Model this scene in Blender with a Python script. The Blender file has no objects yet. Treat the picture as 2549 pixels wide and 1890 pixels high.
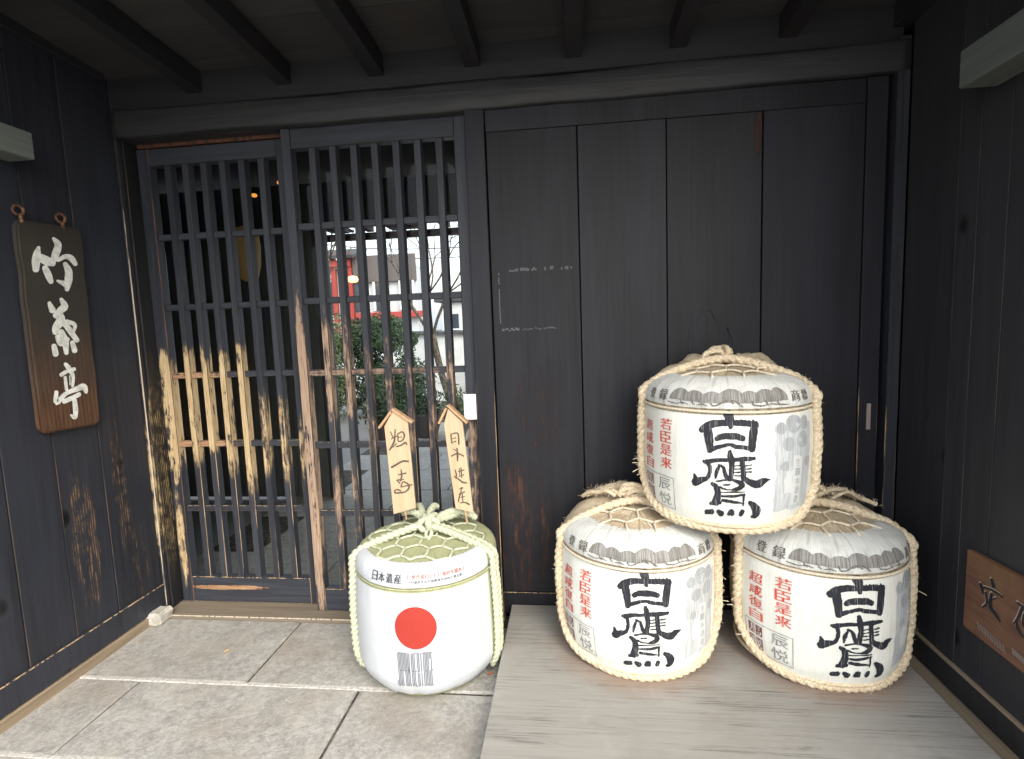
import bpy, bmesh, math, random
from math import sin, cos, pi, radians
from mathutils import Vector, Matrix, noise
random.seed(7)
S = bpy.context.scene
COL = S.collection
# ---------------------------------------------------------------- camera
cam = bpy.data.cameras.new('camera'); camo = bpy.data.objects.new('camera', cam); COL.objects.link(camo)
YAW, PITCH, ROLL = -0.114, -0.104, -0.037
fwd = Vector((sin(YAW)*cos(PITCH), cos(YAW)*cos(PITCH), sin(PITCH)))
rt = Vector((cos(YAW), -sin(YAW), 0)); up = rt.cross(fwd)
r2 = cos(ROLL)*rt + sin(ROLL)*up; u2 = -sin(ROLL)*rt + cos(ROLL)*up
M = Matrix((r2, u2, -fwd)).transposed().to_4x4(); M.translation = Vector((1.42, -1.988, 1.173))
camo.matrix_world = M
cam.sensor_width = 36; cam.lens = 1150/2228*36; cam.clip_start = .02; cam.clip_end = 900
S.camera = camo
# ---------------------------------------------------------------- sky and sun (soft, overcast)
W = bpy.data.worlds.new('World'); S.world = W; W.use_nodes = True
wn = W.node_tree.nodes; wl = W.node_tree.links; wn.clear()
sky = wn.new('ShaderNodeTexSky'); sky.sky_type = 'NISHITA'; sky.sun_disc = False
SUN_EL, SUN_AZ = radians(40), radians(150)      # sun behind the camera, to the right
sky.sun_elevation = SUN_EL; sky.sun_rotation = SUN_AZ; sky.air_density = 1.6; sky.dust_density = 4; sky.ozone_density = .6
hs = wn.new('ShaderNodeHueSaturation'); hs.inputs['Saturation'].default_value = .45
bg = wn.new('ShaderNodeBackground'); bg.inputs['Strength'].default_value = .15
wo = wn.new('ShaderNodeOutputWorld')
cl = wn.new('ShaderNodeMix'); cl.data_type = 'RGBA'; cl.inputs[0].default_value = .5      # overcast: half even cloud, half sky
cl.inputs[7].default_value = (3.2, 3.45, 3.95, 1)
wl.new(sky.outputs[0], hs.inputs['Color']); wl.new(hs.outputs[0], cl.inputs[6]); wl.new(cl.outputs[2], bg.inputs[0]); wl.new(bg.outputs[0], wo.inputs[0])
sl = bpy.data.lights.new('sun', 'SUN'); sl.energy = .5; sl.angle = radians(40); sl.color = (1, .97, .92)
so = bpy.data.objects.new('sun', sl); COL.objects.link(so)
sd = Vector((sin(SUN_AZ)*cos(SUN_EL), cos(SUN_AZ)*cos(SUN_EL), sin(SUN_EL)))
so.rotation_euler = sd.to_track_quat('Z', 'Y').to_euler(); so.location = (0, -6, 8)
S.view_settings.view_transform = 'Standard'; S.view_settings.look = 'None'
S.view_settings.gamma = 1; S.view_settings.use_curve_mapping = False
S.view_settings.exposure = 1.95
# brush strokes traced as outline strips (0.1 mm)
KANJI_A=[[-653,3585,-549,3636,-679,3513,-483,3608,-675,3449,-444,3561,-655,3418,-438,3528,-636,3392,-430,3492,-621,3372,-421,3445,-607,3349,-416,3390,-593,3312,-419,3331,-580,3264,-428,3272,-567,3208,-438,3215,-554,3154,-447,3160,-545,3128,-455,3134,-523,3106,-475,3109],[-1288,2974,-1332,3035,-1240,2970,-1324,3085,-1203,2985,-1301,3120,-1163,3012,-1267,3154,-1125,3037,-1234,3190,-1091,3059,-1193,3227,-1056,3080,-1147,3260,-1020,3102,-1101,3285,-986,3124,-1051,3307,-949,3144,-990,3326,-896,3162,-917,3340,-820,3178,-829,3348,-726,3190,-729,3350,-625,3199,-626,3349,-526,3204,-527,3349,-431,3206,-431,3350,-335,3204,-333,3352,-242,3199,-237,3352,-153,3192,-144,3348,-72,3182,-58,3341,6,3169,24,3331,84,3154,104,3319,165,3139,184,3308,202,3146,219,3289,239,3174,248,3250],[-1161,3173,-1073,3197,-1193,3122,-1027,3166,-1199,3073,-1005,3125,-1189,3004,-991,3059,-1178,2937,-977,2993,-1168,2871,-964,2922,-1157,2801,-955,2843,-1144,2723,-951,2757,-1130,2638,-951,2667,-1116,2549,-953,2575,-1102,2461,-955,2485,-1088,2428,-963,2449,-1056,2401,-990,2413],[120,3314,195,3293,79,3288,221,3250,59,3254,225,3208,38,3181,214,3132,16,3109,202,3058,-4,3031,191,2985,-20,2943,180,2906,-29,2846,167,2819,-33,2744,154,2722,-34,2641,140,2621,-37,2540,126,2521,-28,2501,110,2485,2,2463,75,2454],[-888,2764,-915,2814,-855,2756,-906,2851,-827,2763,-887,2875,-792,2782,-860,2898,-764,2798,-833,2926,-741,2807,-787,2956,-703,2815,-725,2979,-634,2821,-642,2992,-543,2826,-544,2999,-451,2826,-445,3000,-376,2823,-358,2994,-328,2816,-290,2978,-289,2805,-236,2954,-248,2790,-195,2930,-201,2774,-153,2909,-170,2773,-129,2887,-136,2789,-114,2850],[-1046,2467,-1063,2526,-1013,2450,-1045,2563,-983,2452,-1020,2584,-928,2479,-963,2602,-874,2505,-906,2619,-821,2531,-848,2637,-764,2554,-788,2654,-702,2578,-724,2673,-636,2602,-655,2692,-574,2620,-587,2709,-523,2627,-523,2717,-494,2622,-472,2714,-474,2607,-434,2702,-437,2584,-403,2691,-376,2564,-355,2680,-287,2551,-273,2667,-181,2539,-169,2652,-67,2527,-55,2634,45,2514,56,2616,67,2518,76,2605,89,2536,94,2582],[-353,3367,-337,3374,-357,3357,-327,3370,-356,3347,-321,3363,-348,3326,-313,3341,-340,3305,-305,3320,-332,3283,-297,3299,-324,3262,-289,3277,-319,3255,-289,3268,-309,3250,-293,3257],[-242,3379,-226,3385,-247,3368,-217,3380,-247,3359,-211,3373,-238,3335,-203,3349,-230,3311,-195,3325,-222,3287,-187,3301,-214,3263,-179,3277,-209,3256,-178,3267,-199,3251,-183,3257],[-131,3369,-115,3374,-136,3359,-105,3369,-136,3349,-100,3361,-129,3328,-93,3340,-123,3306,-87,3318,-116,3285,-80,3297,-110,3264,-73,3276,-104,3256,-74,3266,-95,3250,-78,3256],[-37,3356,-21,3363,-40,3345,-11,3359,-39,3336,-4,3352,-31,3317,4,3333,-23,3298,12,3314,-15,3279,20,3295,-7,3260,28,3276,0,3253,29,3267,10,3249,26,3256],[74,3367,93,3374,69,3355,105,3369,70,3344,112,3360,78,3322,121,3339,87,3301,129,3317,95,3279,137,3296,103,3258,146,3274,110,3249,146,3263,122,3243,141,3251]]
KANJI_B=[[-558,2515,-516,2526,-572,2489,-493,2511,-575,2465,-482,2490,-574,2420,-466,2450,-575,2377,-449,2411,-574,2333,-433,2366,-571,2282,-421,2314,-562,2222,-413,2251,-549,2156,-408,2180,-538,2088,-405,2103,-532,2019,-406,2022,-535,1946,-411,1939,-544,1867,-420,1855,-555,1785,-430,1772,-565,1702,-439,1690,-559,1670,-452,1660,-537,1640,-481,1635],[-1228,2143,-1219,2178,-1217,2125,-1201,2191,-1203,2116,-1184,2194,-1185,2104,-1159,2199,-1167,2090,-1139,2205,-1136,2078,-1125,2211,-1093,2078,-1106,2218,-1048,2092,-1077,2226,-1005,2113,-1035,2238,-958,2135,-978,2252,-899,2153,-908,2265,-819,2167,-822,2274,-722,2179,-724,2280,-619,2189,-621,2286,-519,2196,-522,2294,-421,2201,-425,2305,-321,2202,-326,2319,-224,2203,-230,2331,-137,2207,-144,2338,-63,2214,-71,2339,0,2225,-8,2337,60,2236,53,2333,122,2246,116,2329,138,2253,133,2324,153,2271,150,2308],[-1091,2152,-1047,2167,-1106,2125,-1024,2153,-1109,2100,-1012,2133,-1098,2048,-1001,2081,-1086,1997,-989,2029,-1077,1950,-979,1971,-1076,1905,-978,1909,-1082,1852,-986,1844,-1092,1795,-1001,1776,-1109,1744,-1024,1709,-1129,1711,-1056,1647,-1153,1699,-1104,1596,-1190,1693,-1158,1560,-1239,1687,-1205,1533,-1294,1673,-1242,1509,-1342,1654,-1274,1484,-1384,1636,-1310,1458,-1425,1618,-1346,1432,-1466,1600,-1383,1405,-1505,1559,-1434,1393,-1530,1496,-1492,1408],[-783,2101,-759,2091,-798,2094,-753,2075,-807,2082,-754,2060,-834,2028,-772,2002,-862,1973,-790,1944,-888,1918,-807,1889,-907,1863,-820,1842,-915,1813,-832,1803,-915,1769,-842,1767,-912,1731,-851,1730,-910,1692,-862,1690,-907,1680,-866,1679,-899,1669,-877,1668],[-831,2073,-821,2096,-826,2058,-808,2103,-817,2050,-796,2103,-785,2033,-764,2093,-755,2019,-729,2085,-732,2004,-690,2068,-717,1983,-652,2033,-705,1943,-626,1977,-695,1884,-607,1913,-684,1817,-591,1854,-665,1756,-574,1812,-637,1709,-557,1787,-606,1677,-537,1766,-577,1654,-511,1744,-552,1631,-484,1718,-530,1622,-472,1696,-501,1625,-471,1664],[-236,2275,-179,2280,-260,2245,-152,2254,-267,2214,-140,2225,-261,2149,-138,2160,-254,2084,-136,2094,-248,2019,-133,2029,-243,1953,-128,1965,-239,1887,-121,1901,-236,1821,-111,1836,-234,1755,-101,1771,-231,1689,-91,1706,-218,1657,-98,1671,-187,1630,-124,1638],[-420,2066,-422,2080,-414,2061,-417,2088,-408,2060,-411,2091,-368,2065,-371,2097,-329,2071,-332,2102,-289,2076,-292,2108,-249,2082,-252,2113,-243,2085,-246,2111,-238,2092,-239,2106],[-420,1972,-421,1986,-414,1967,-416,1993,-407,1965,-410,1997,-368,1970,-370,2002,-328,1975,-331,2006,-288,1980,-291,2011,-249,1984,-251,2015,-243,1987,-245,2014,-237,1994,-239,2008],[-419,1875,-420,1889,-413,1869,-415,1896,-407,1868,-409,1899,-367,1873,-370,1904,-327,1877,-330,1909,-288,1882,-290,1913,-248,1887,-251,1918,-242,1890,-244,1916,-237,1897,-238,1911],[-411,1777,-411,1792,-404,1770,-405,1800,-397,1768,-399,1803,-356,1772,-357,1806,-315,1775,-316,1810,-273,1778,-275,1813,-232,1781,-233,1815,-225,1784,-226,1813,-219,1791,-219,1807],[-128,2070,-131,2088,-119,2063,-124,2098,-110,2061,-116,2102,-72,2067,-79,2108,-35,2073,-41,2115,3,2079,-3,2120,42,2085,35,2126,50,2089,44,2124,56,2099,53,2117],[-125,1979,-127,1994,-118,1972,-121,2002,-111,1971,-114,2005,-75,1973,-79,2010,-40,1976,-43,2014,-4,1978,-8,2018,32,1981,28,2022,40,1985,37,2020,47,1994,45,2012],[-124,1888,-126,1904,-117,1882,-120,1911,-110,1880,-113,1915,-75,1883,-78,1919,-39,1886,-43,1924,-3,1888,-7,1928,33,1890,29,1932,41,1894,38,1930,48,1903,46,1922],[-220,1726,-193,1772,-213,1694,-163,1779,-197,1672,-139,1772,-157,1636,-90,1747,-117,1598,-43,1722,-72,1560,1,1700,-23,1525,44,1684,29,1495,91,1670,86,1466,138,1659,149,1444,176,1654,224,1438,196,1653,296,1460,205,1655,346,1497,229,1666,376,1529,271,1688,398,1553,326,1708,426,1575,382,1712,462,1599,433,1707,502,1624,482,1698,543,1649,532,1690,551,1653,542,1688,557,1663,552,1682],[-1458,1761,-1436,1770,-1465,1747,-1424,1764,-1466,1736,-1418,1755,-1468,1677,-1389,1709,-1471,1618,-1361,1663,-1473,1560,-1333,1618,-1475,1501,-1305,1572,-1453,1469,-1308,1529,-1410,1450,-1333,1482],[-1013,1524,-990,1560,-1010,1498,-967,1566,-999,1482,-948,1562,-971,1455,-916,1547,-945,1431,-880,1532,-928,1410,-841,1508,-920,1388,-805,1466,-913,1355,-780,1412,-908,1311,-764,1353,-906,1263,-753,1288,-910,1214,-749,1219,-921,1163,-753,1146,-939,1104,-763,1073,-961,1038,-776,1003,-982,970,-786,936,-978,918,-812,890,-949,868,-861,853],[-1052,883,-1055,928,-1032,868,-1038,952,-1011,865,-1018,964,-949,878,-957,979,-888,890,-895,993,-827,902,-835,1006,-766,913,-774,1019,-745,926,-752,1016,-728,950,-731,998],[-870,1583,-873,1604,-860,1575,-866,1617,-850,1574,-856,1623,-764,1597,-771,1645,-679,1621,-686,1668,-597,1638,-600,1686,-520,1639,-516,1695,-438,1620,-425,1693,-356,1587,-329,1682,-288,1549,-242,1662,-258,1522,-171,1626,-267,1535,-132,1545,-272,1536,-150,1466,-287,1513,-187,1414,-304,1490,-232,1375,-324,1469,-286,1354,-362,1445,-342,1347,-410,1419,-396,1347,-457,1392,-447,1344,-466,1386,-458,1345,-473,1373,-468,1352],[-802,1430,-791,1461,-796,1412,-774,1470,-785,1402,-759,1470,-743,1392,-721,1450,-702,1380,-683,1428,-659,1369,-646,1410,-615,1361,-608,1396,-570,1358,-567,1391,-526,1358,-524,1391,-481,1359,-480,1393,-437,1359,-436,1394,-430,1361,-429,1391,-423,1368,-423,1384],[-692,1497,-692,1516,-684,1489,-685,1525,-675,1487,-677,1529,-635,1492,-637,1534,-595,1497,-597,1539,-556,1501,-557,1543,-516,1506,-518,1548,-508,1510,-509,1545,-500,1519,-501,1538],[-752,1270,-753,1286,-746,1264,-746,1294,-739,1262,-739,1297,-587,1276,-587,1312,-436,1288,-436,1323,-284,1297,-285,1332,-132,1303,-133,1338,-125,1306,-126,1335,-119,1313,-119,1329],[-745,1158,-743,1183,-735,1146,-732,1195,-724,1142,-721,1199,-658,1139,-654,1204,-592,1134,-587,1208,-523,1131,-522,1213,-449,1136,-454,1220,-370,1150,-380,1231,-289,1172,-301,1244,-208,1195,-218,1258,-127,1215,-136,1271,-117,1222,-124,1269,-108,1235,-113,1260],[-741,1028,-735,1066,-728,1009,-717,1082,-712,1002,-700,1087,-660,995,-646,1083,-609,987,-595,1080,-554,980,-540,1075,-489,974,-476,1066,-409,970,-398,1051,-319,967,-310,1031,-224,963,-218,1009,-132,958,-128,986,-126,959,-122,983,-120,964,-118,976],[-167,1269,-141,1269,-179,1256,-130,1257,-183,1242,-125,1243,-181,1160,-128,1161,-179,1079,-130,1079,-177,997,-133,997,-174,915,-136,915,-171,905,-138,906,-164,897,-146,897],[-1190,586,-1193,648,-1163,564,-1168,681,-1135,560,-1140,697,-1095,567,-1101,707,-1056,573,-1062,717,-1017,579,-1023,726,-978,585,-984,735,-948,602,-953,730,-922,637,-924,705],[-873,696,-848,739,-869,667,-820,747,-856,648,-799,742,-836,623,-770,733,-817,599,-741,723,-797,574,-712,714,-777,550,-683,705,-742,541,-661,673,-697,554,-654,623],[-535,575,-574,603,-504,583,-579,637,-484,600,-572,664,-463,626,-559,693,-443,652,-545,726,-433,663,-524,763,-471,648,-458,798,-511,673,-397,751,-505,665,-388,710,-493,637,-385,676,-481,610,-383,648,-467,589,-384,621,-442,575,-398,592],[-203,573,-248,593,-174,586,-260,624,-157,608,-258,652,-146,634,-248,679,-135,661,-239,707,-124,687,-229,734,-113,714,-220,761,-111,743,-202,784,-123,776,-171,798],[-30,1025,-2,1062,-27,996,26,1065,-14,975,47,1056,14,935,89,1035,42,896,132,1013,65,861,177,986,81,830,220,951,92,800,257,912,102,771,289,869,107,749,315,818,109,737,330,757,112,724,328,695,114,700,312,640,115,675,287,593,120,663,254,552,132,662,206,523,133,652,163,519,115,638,136,526,93,622,113,532,76,611,93,535,63,589,73,549]]
SIGN_L=[[-3994,14856,-3939,14851,-4027,14834,-3924,14823,-4046,14807,-3925,14794,-4082,14756,-3929,14738,-4119,14705,-3932,14683,-4155,14650,-3936,14630,-4186,14591,-3942,14575,-4214,14528,-3951,14517,-4238,14462,-3964,14455,-4258,14393,-3978,14394,-4273,14323,-3991,14336,-4280,14255,-4005,14279,-4280,14190,-4021,14220,-4278,14128,-4037,14157,-4276,14068,-4053,14092,-4266,14022,-4076,14042,-4226,13983,-4126,13993],[-4113,14479,-4046,14585,-4100,14414,-3974,14614,-4065,14376,-3916,14612,-4011,14345,-3852,14594,-3956,14311,-3787,14576,-3899,14280,-3726,14558,-3840,14256,-3672,14538,-3779,14243,-3627,14514,-3719,14240,-3587,14486,-3662,14240,-3545,14457,-3605,14238,-3502,14428,-3557,14240,-3470,14402,-3500,14267,-3454,14353],[-3920,14212,-3829,14258,-3948,14157,-3776,14243,-3950,14110,-3748,14212,-3934,14046,-3721,14152,-3918,13982,-3694,14092,-3902,13919,-3668,14032,-3884,13862,-3648,13973,-3864,13813,-3635,13916,-3842,13769,-3628,13863,-3819,13726,-3624,13811,-3797,13681,-3619,13758,-3774,13653,-3622,13718,-3729,13636,-3649,13671],[-3477,15191,-3436,15227,-3484,15162,-3406,15230,-3477,15141,-3385,15221,-3454,15080,-3328,15192,-3429,15022,-3264,15164,-3421,14977,-3199,15114,-3428,14952,-3160,15023,-3443,14916,-3172,14909,-3472,14849,-3213,14804,-3511,14768,-3260,14711,-3547,14691,-3300,14636,-3572,14631,-3334,14572,-3593,14581,-3370,14515,-3614,14530,-3405,14466,-3638,14476,-3438,14416,-3648,14426,-3479,14374,-3631,14372,-3542,14345],[-3417,14409,-3440,14457,-3381,14403,-3424,14494,-3349,14411,-3400,14518,-3271,14452,-3327,14566,-3192,14495,-3251,14618,-3125,14528,-3168,14668,-3076,14541,-3078,14706,-3041,14538,-2987,14721,-3006,14525,-2905,14718,-2972,14505,-2834,14700,-2941,14486,-2771,14668,-2915,14466,-2722,14619,-2885,14437,-2692,14561,-2851,14396,-2673,14507,-2815,14354,-2653,14457,-2786,14334,-2648,14421,-2738,14329,-2665,14375],[-3185,14397,-3114,14439,-3204,14353,-3069,14432,-3202,14318,-3043,14410,-3188,14255,-3004,14365,-3173,14196,-2960,14318,-3166,14145,-2918,14258,-3166,14098,-2889,14178,-3173,14043,-2881,14088,-3187,13974,-2886,13995,-3203,13898,-2901,13905,-3216,13822,-2923,13818,-3225,13748,-2956,13731,-3233,13671,-2999,13647,-3242,13589,-3044,13567,-3251,13507,-3087,13489,-3250,13471,-3111,13456,-3228,13436,-3154,13428],[-3520,13754,-3501,13790,-3512,13734,-3477,13802,-3498,13723,-3457,13802,-3448,13693,-3393,13798,-3396,13663,-3327,13794,-3349,13634,-3261,13787,-3312,13610,-3200,13773,-3286,13590,-3149,13748,-3260,13570,-3112,13719,-3232,13548,-3084,13692,-3201,13523,-3056,13668,-3161,13510,-3038,13633,-3106,13517,-3041,13582],[-3905,13036,-3848,13062,-3923,13002,-3815,13050,-3924,12973,-3797,13029,-3918,12911,-3765,12978,-3912,12849,-3733,12927,-3906,12787,-3700,12875,-3900,12725,-3668,12824,-3867,12687,-3670,12770,-3807,12664,-3703,12708],[-3477,13175,-3422,13205,-3491,13140,-3387,13198,-3489,13112,-3366,13180,-3475,13042,-3319,13131,-3460,12972,-3266,13078,-3456,12920,-3217,13013,-3464,12914,-3196,12917,-3454,12946,-3246,12805,-3459,12943,-3321,12746,-3503,12912,-3374,12718,-3562,12866,-3411,12695,-3614,12816,-3452,12659,-3664,12768,-3503,12614,-3714,12719,-3555,12567,-3762,12671,-3607,12521,-3790,12623,-3659,12495,-3796,12559,-3726,12491],[-3714,12718,-3589,12785,-3745,12640,-3510,12766,-3740,12576,-3462,12723,-3717,12521,-3437,12678,-3694,12474,-3403,12626,-3687,12456,-3369,12541,-3683,12468,-3377,12416,-3692,12451,-3441,12305,-3736,12395,-3518,12224,-3797,12322,-3585,12162,-3850,12244,-3627,12124,-3879,12169,-3646,12104,-3886,12111,-3663,12082,-3883,12070,-3682,12048,-3881,12032,-3704,12008,-3878,11992,-3727,11972,-3851,11953,-3771,11942],[-3545,12432,-3458,12489,-3562,12374,-3397,12481,-3552,12328,-3358,12454,-3499,12250,-3306,12374,-3446,12172,-3254,12295,-3393,12094,-3202,12214,-3339,12015,-3149,12132,-3284,11934,-3097,12047,-3229,11852,-3046,11961,-3173,11769,-2994,11874,-3116,11686,-2942,11787,-3082,11660,-2934,11746,-3028,11650,-2949,11695],[-3391,12378,-3361,12441,-3376,12341,-3319,12460,-3349,12321,-3282,12461,-3273,12297,-3209,12437,-3194,12276,-3127,12414,-3134,12256,-3045,12382,-3110,12244,-2978,12325,-3108,12233,-2963,12239,-3116,12194,-2989,12164,-3139,12134,-3022,12103,-3157,12073,-3048,12047,-3158,12048,-3065,12026,-3144,12022,-3095,12011],[-3676,12093,-3569,12140,-3706,12029,-3503,12119,-3704,11974,-3466,12079,-3674,11896,-3434,12003,-3644,11821,-3398,11926,-3618,11752,-3365,11837,-3600,11684,-3344,11735,-3587,11606,-3346,11626,-3580,11515,-3362,11518,-3575,11415,-3383,11415,-3569,11314,-3402,11315,-3559,11280,-3416,11280,-3528,11248,-3452,11248],[-3775,11936,-3688,11960,-3805,11889,-3642,11936,-3811,11846,-3619,11901,-3797,11781,-3602,11830,-3785,11705,-3590,11759,-3760,11621,-3579,11718,-3671,11547,-3603,11727,-3552,11564,-3615,11728,-3469,11617,-3562,11755,-3395,11675,-3485,11801,-3327,11725,-3408,11844,-3303,11753,-3372,11854,-3292,11794,-3329,11848],[-3938,11637,-3854,11651,-3972,11596,-3813,11621,-3982,11555,-3796,11584,-3980,11488,-3786,11517,-3977,11420,-3777,11450,-3975,11353,-3768,11383,-3972,11285,-3758,11315,-3953,11243,-3771,11268,-3907,11208,-3810,11221],[-3267,11717,-3185,11736,-3297,11676,-3143,11711,-3304,11637,-3123,11677,-3295,11567,-3107,11608,-3286,11496,-3092,11538,-3276,11426,-3076,11468,-3267,11355,-3061,11398,-3244,11317,-3069,11353,-3197,11288,-3104,11307],[-3619,10961,-3569,10994,-3627,10926,-3532,10987,-3620,10898,-3507,10970,-3598,10851,-3471,10933,-3576,10806,-3433,10896,-3556,10762,-3394,10851,-3533,10713,-3361,10797,-3500,10655,-3331,10732,-3461,10595,-3304,10656,-3428,10534,-3282,10572,-3409,10472,-3272,10482,-3409,10406,-3281,10392,-3423,10330,-3303,10304,-3444,10247,-3329,10220,-3462,10164,-3352,10139,-3460,10139,-3366,10118,-3443,10113,-3393,10102],[-3802,10526,-3832,10584,-3761,10513,-3818,10623,-3726,10518,-3793,10648,-3673,10547,-3740,10671,-3623,10576,-3686,10696,-3574,10602,-3626,10721,-3522,10623,-3561,10743,-3462,10639,-3489,10761,-3395,10652,-3416,10776,-3322,10663,-3343,10788,-3250,10675,-3272,10801,-3221,10690,-3240,10797,-3198,10720,-3208,10777],[-3661,10529,-3606,10529,-3686,10506,-3582,10506,-3696,10481,-3574,10480,-3698,10380,-3576,10378,-3700,10278,-3578,10276,-3702,10177,-3580,10174,-3705,10075,-3583,10072,-3696,10050,-3593,10047,-3672,10026,-3618,10024],[-3470,10535,-3450,10533,-3480,10527,-3442,10524,-3484,10518,-3439,10515,-3491,10445,-3446,10442,-3498,10372,-3453,10369,-3504,10300,-3460,10296,-3511,10227,-3466,10224,-3509,10218,-3471,10214,-3500,10208,-3480,10207],[-4033,10087,-3972,10077,-4065,10066,-3949,10046,-4080,10038,-3943,10015,-4104,9937,-3956,9908,-4134,9823,-3973,9793,-4153,9713,-3978,9715,-4074,9583,-4023,9751,-3938,9618,-4041,9762,-3845,9702,-3958,9825,-3748,9794,-3849,9913,-3659,9857,-3736,9986,-3570,9888,-3622,10032,-3467,9910,-3509,10065,-3361,9925,-3402,10092,-3260,9940,-3310,10117,-3168,9955,-3230,10146,-3089,9966,-3149,10180,-3041,9967,-3059,10204,-3048,9971,-2942,10189,-3066,9993,-2854,10103,-3047,9976,-2838,10018,-3020,9924,-2845,9952,-2988,9869,-2848,9896,-2971,9843,-2852,9866,-2936,9822,-2873,9834],[-3842,9618,-3862,9687,-3801,9596,-3840,9725,-3763,9593,-3809,9745,-3691,9610,-3738,9764,-3619,9628,-3666,9782,-3544,9646,-3594,9801,-3469,9667,-3522,9820,-3393,9690,-3449,9841,-3318,9715,-3374,9863,-3242,9740,-3298,9886,-3166,9765,-3221,9909,-3136,9786,-3183,9909,-3116,9825,-3141,9890],[-3440,9745,-3363,9743,-3474,9713,-3328,9710,-3486,9678,-3315,9674,-3489,9581,-3311,9576,-3492,9482,-3306,9475,-3495,9389,-3303,9375,-3501,9311,-3308,9284,-3511,9241,-3320,9202,-3522,9178,-3337,9124,-3532,9136,-3364,9056,-3517,9135,-3423,8995,-3466,9130,-3531,9006,-3488,9136,-3575,9057,-3532,9164,-3600,9106,-3576,9191,-3624,9148,-3590,9198,-3630,9162,-3609,9199,-3631,9180]]
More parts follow.
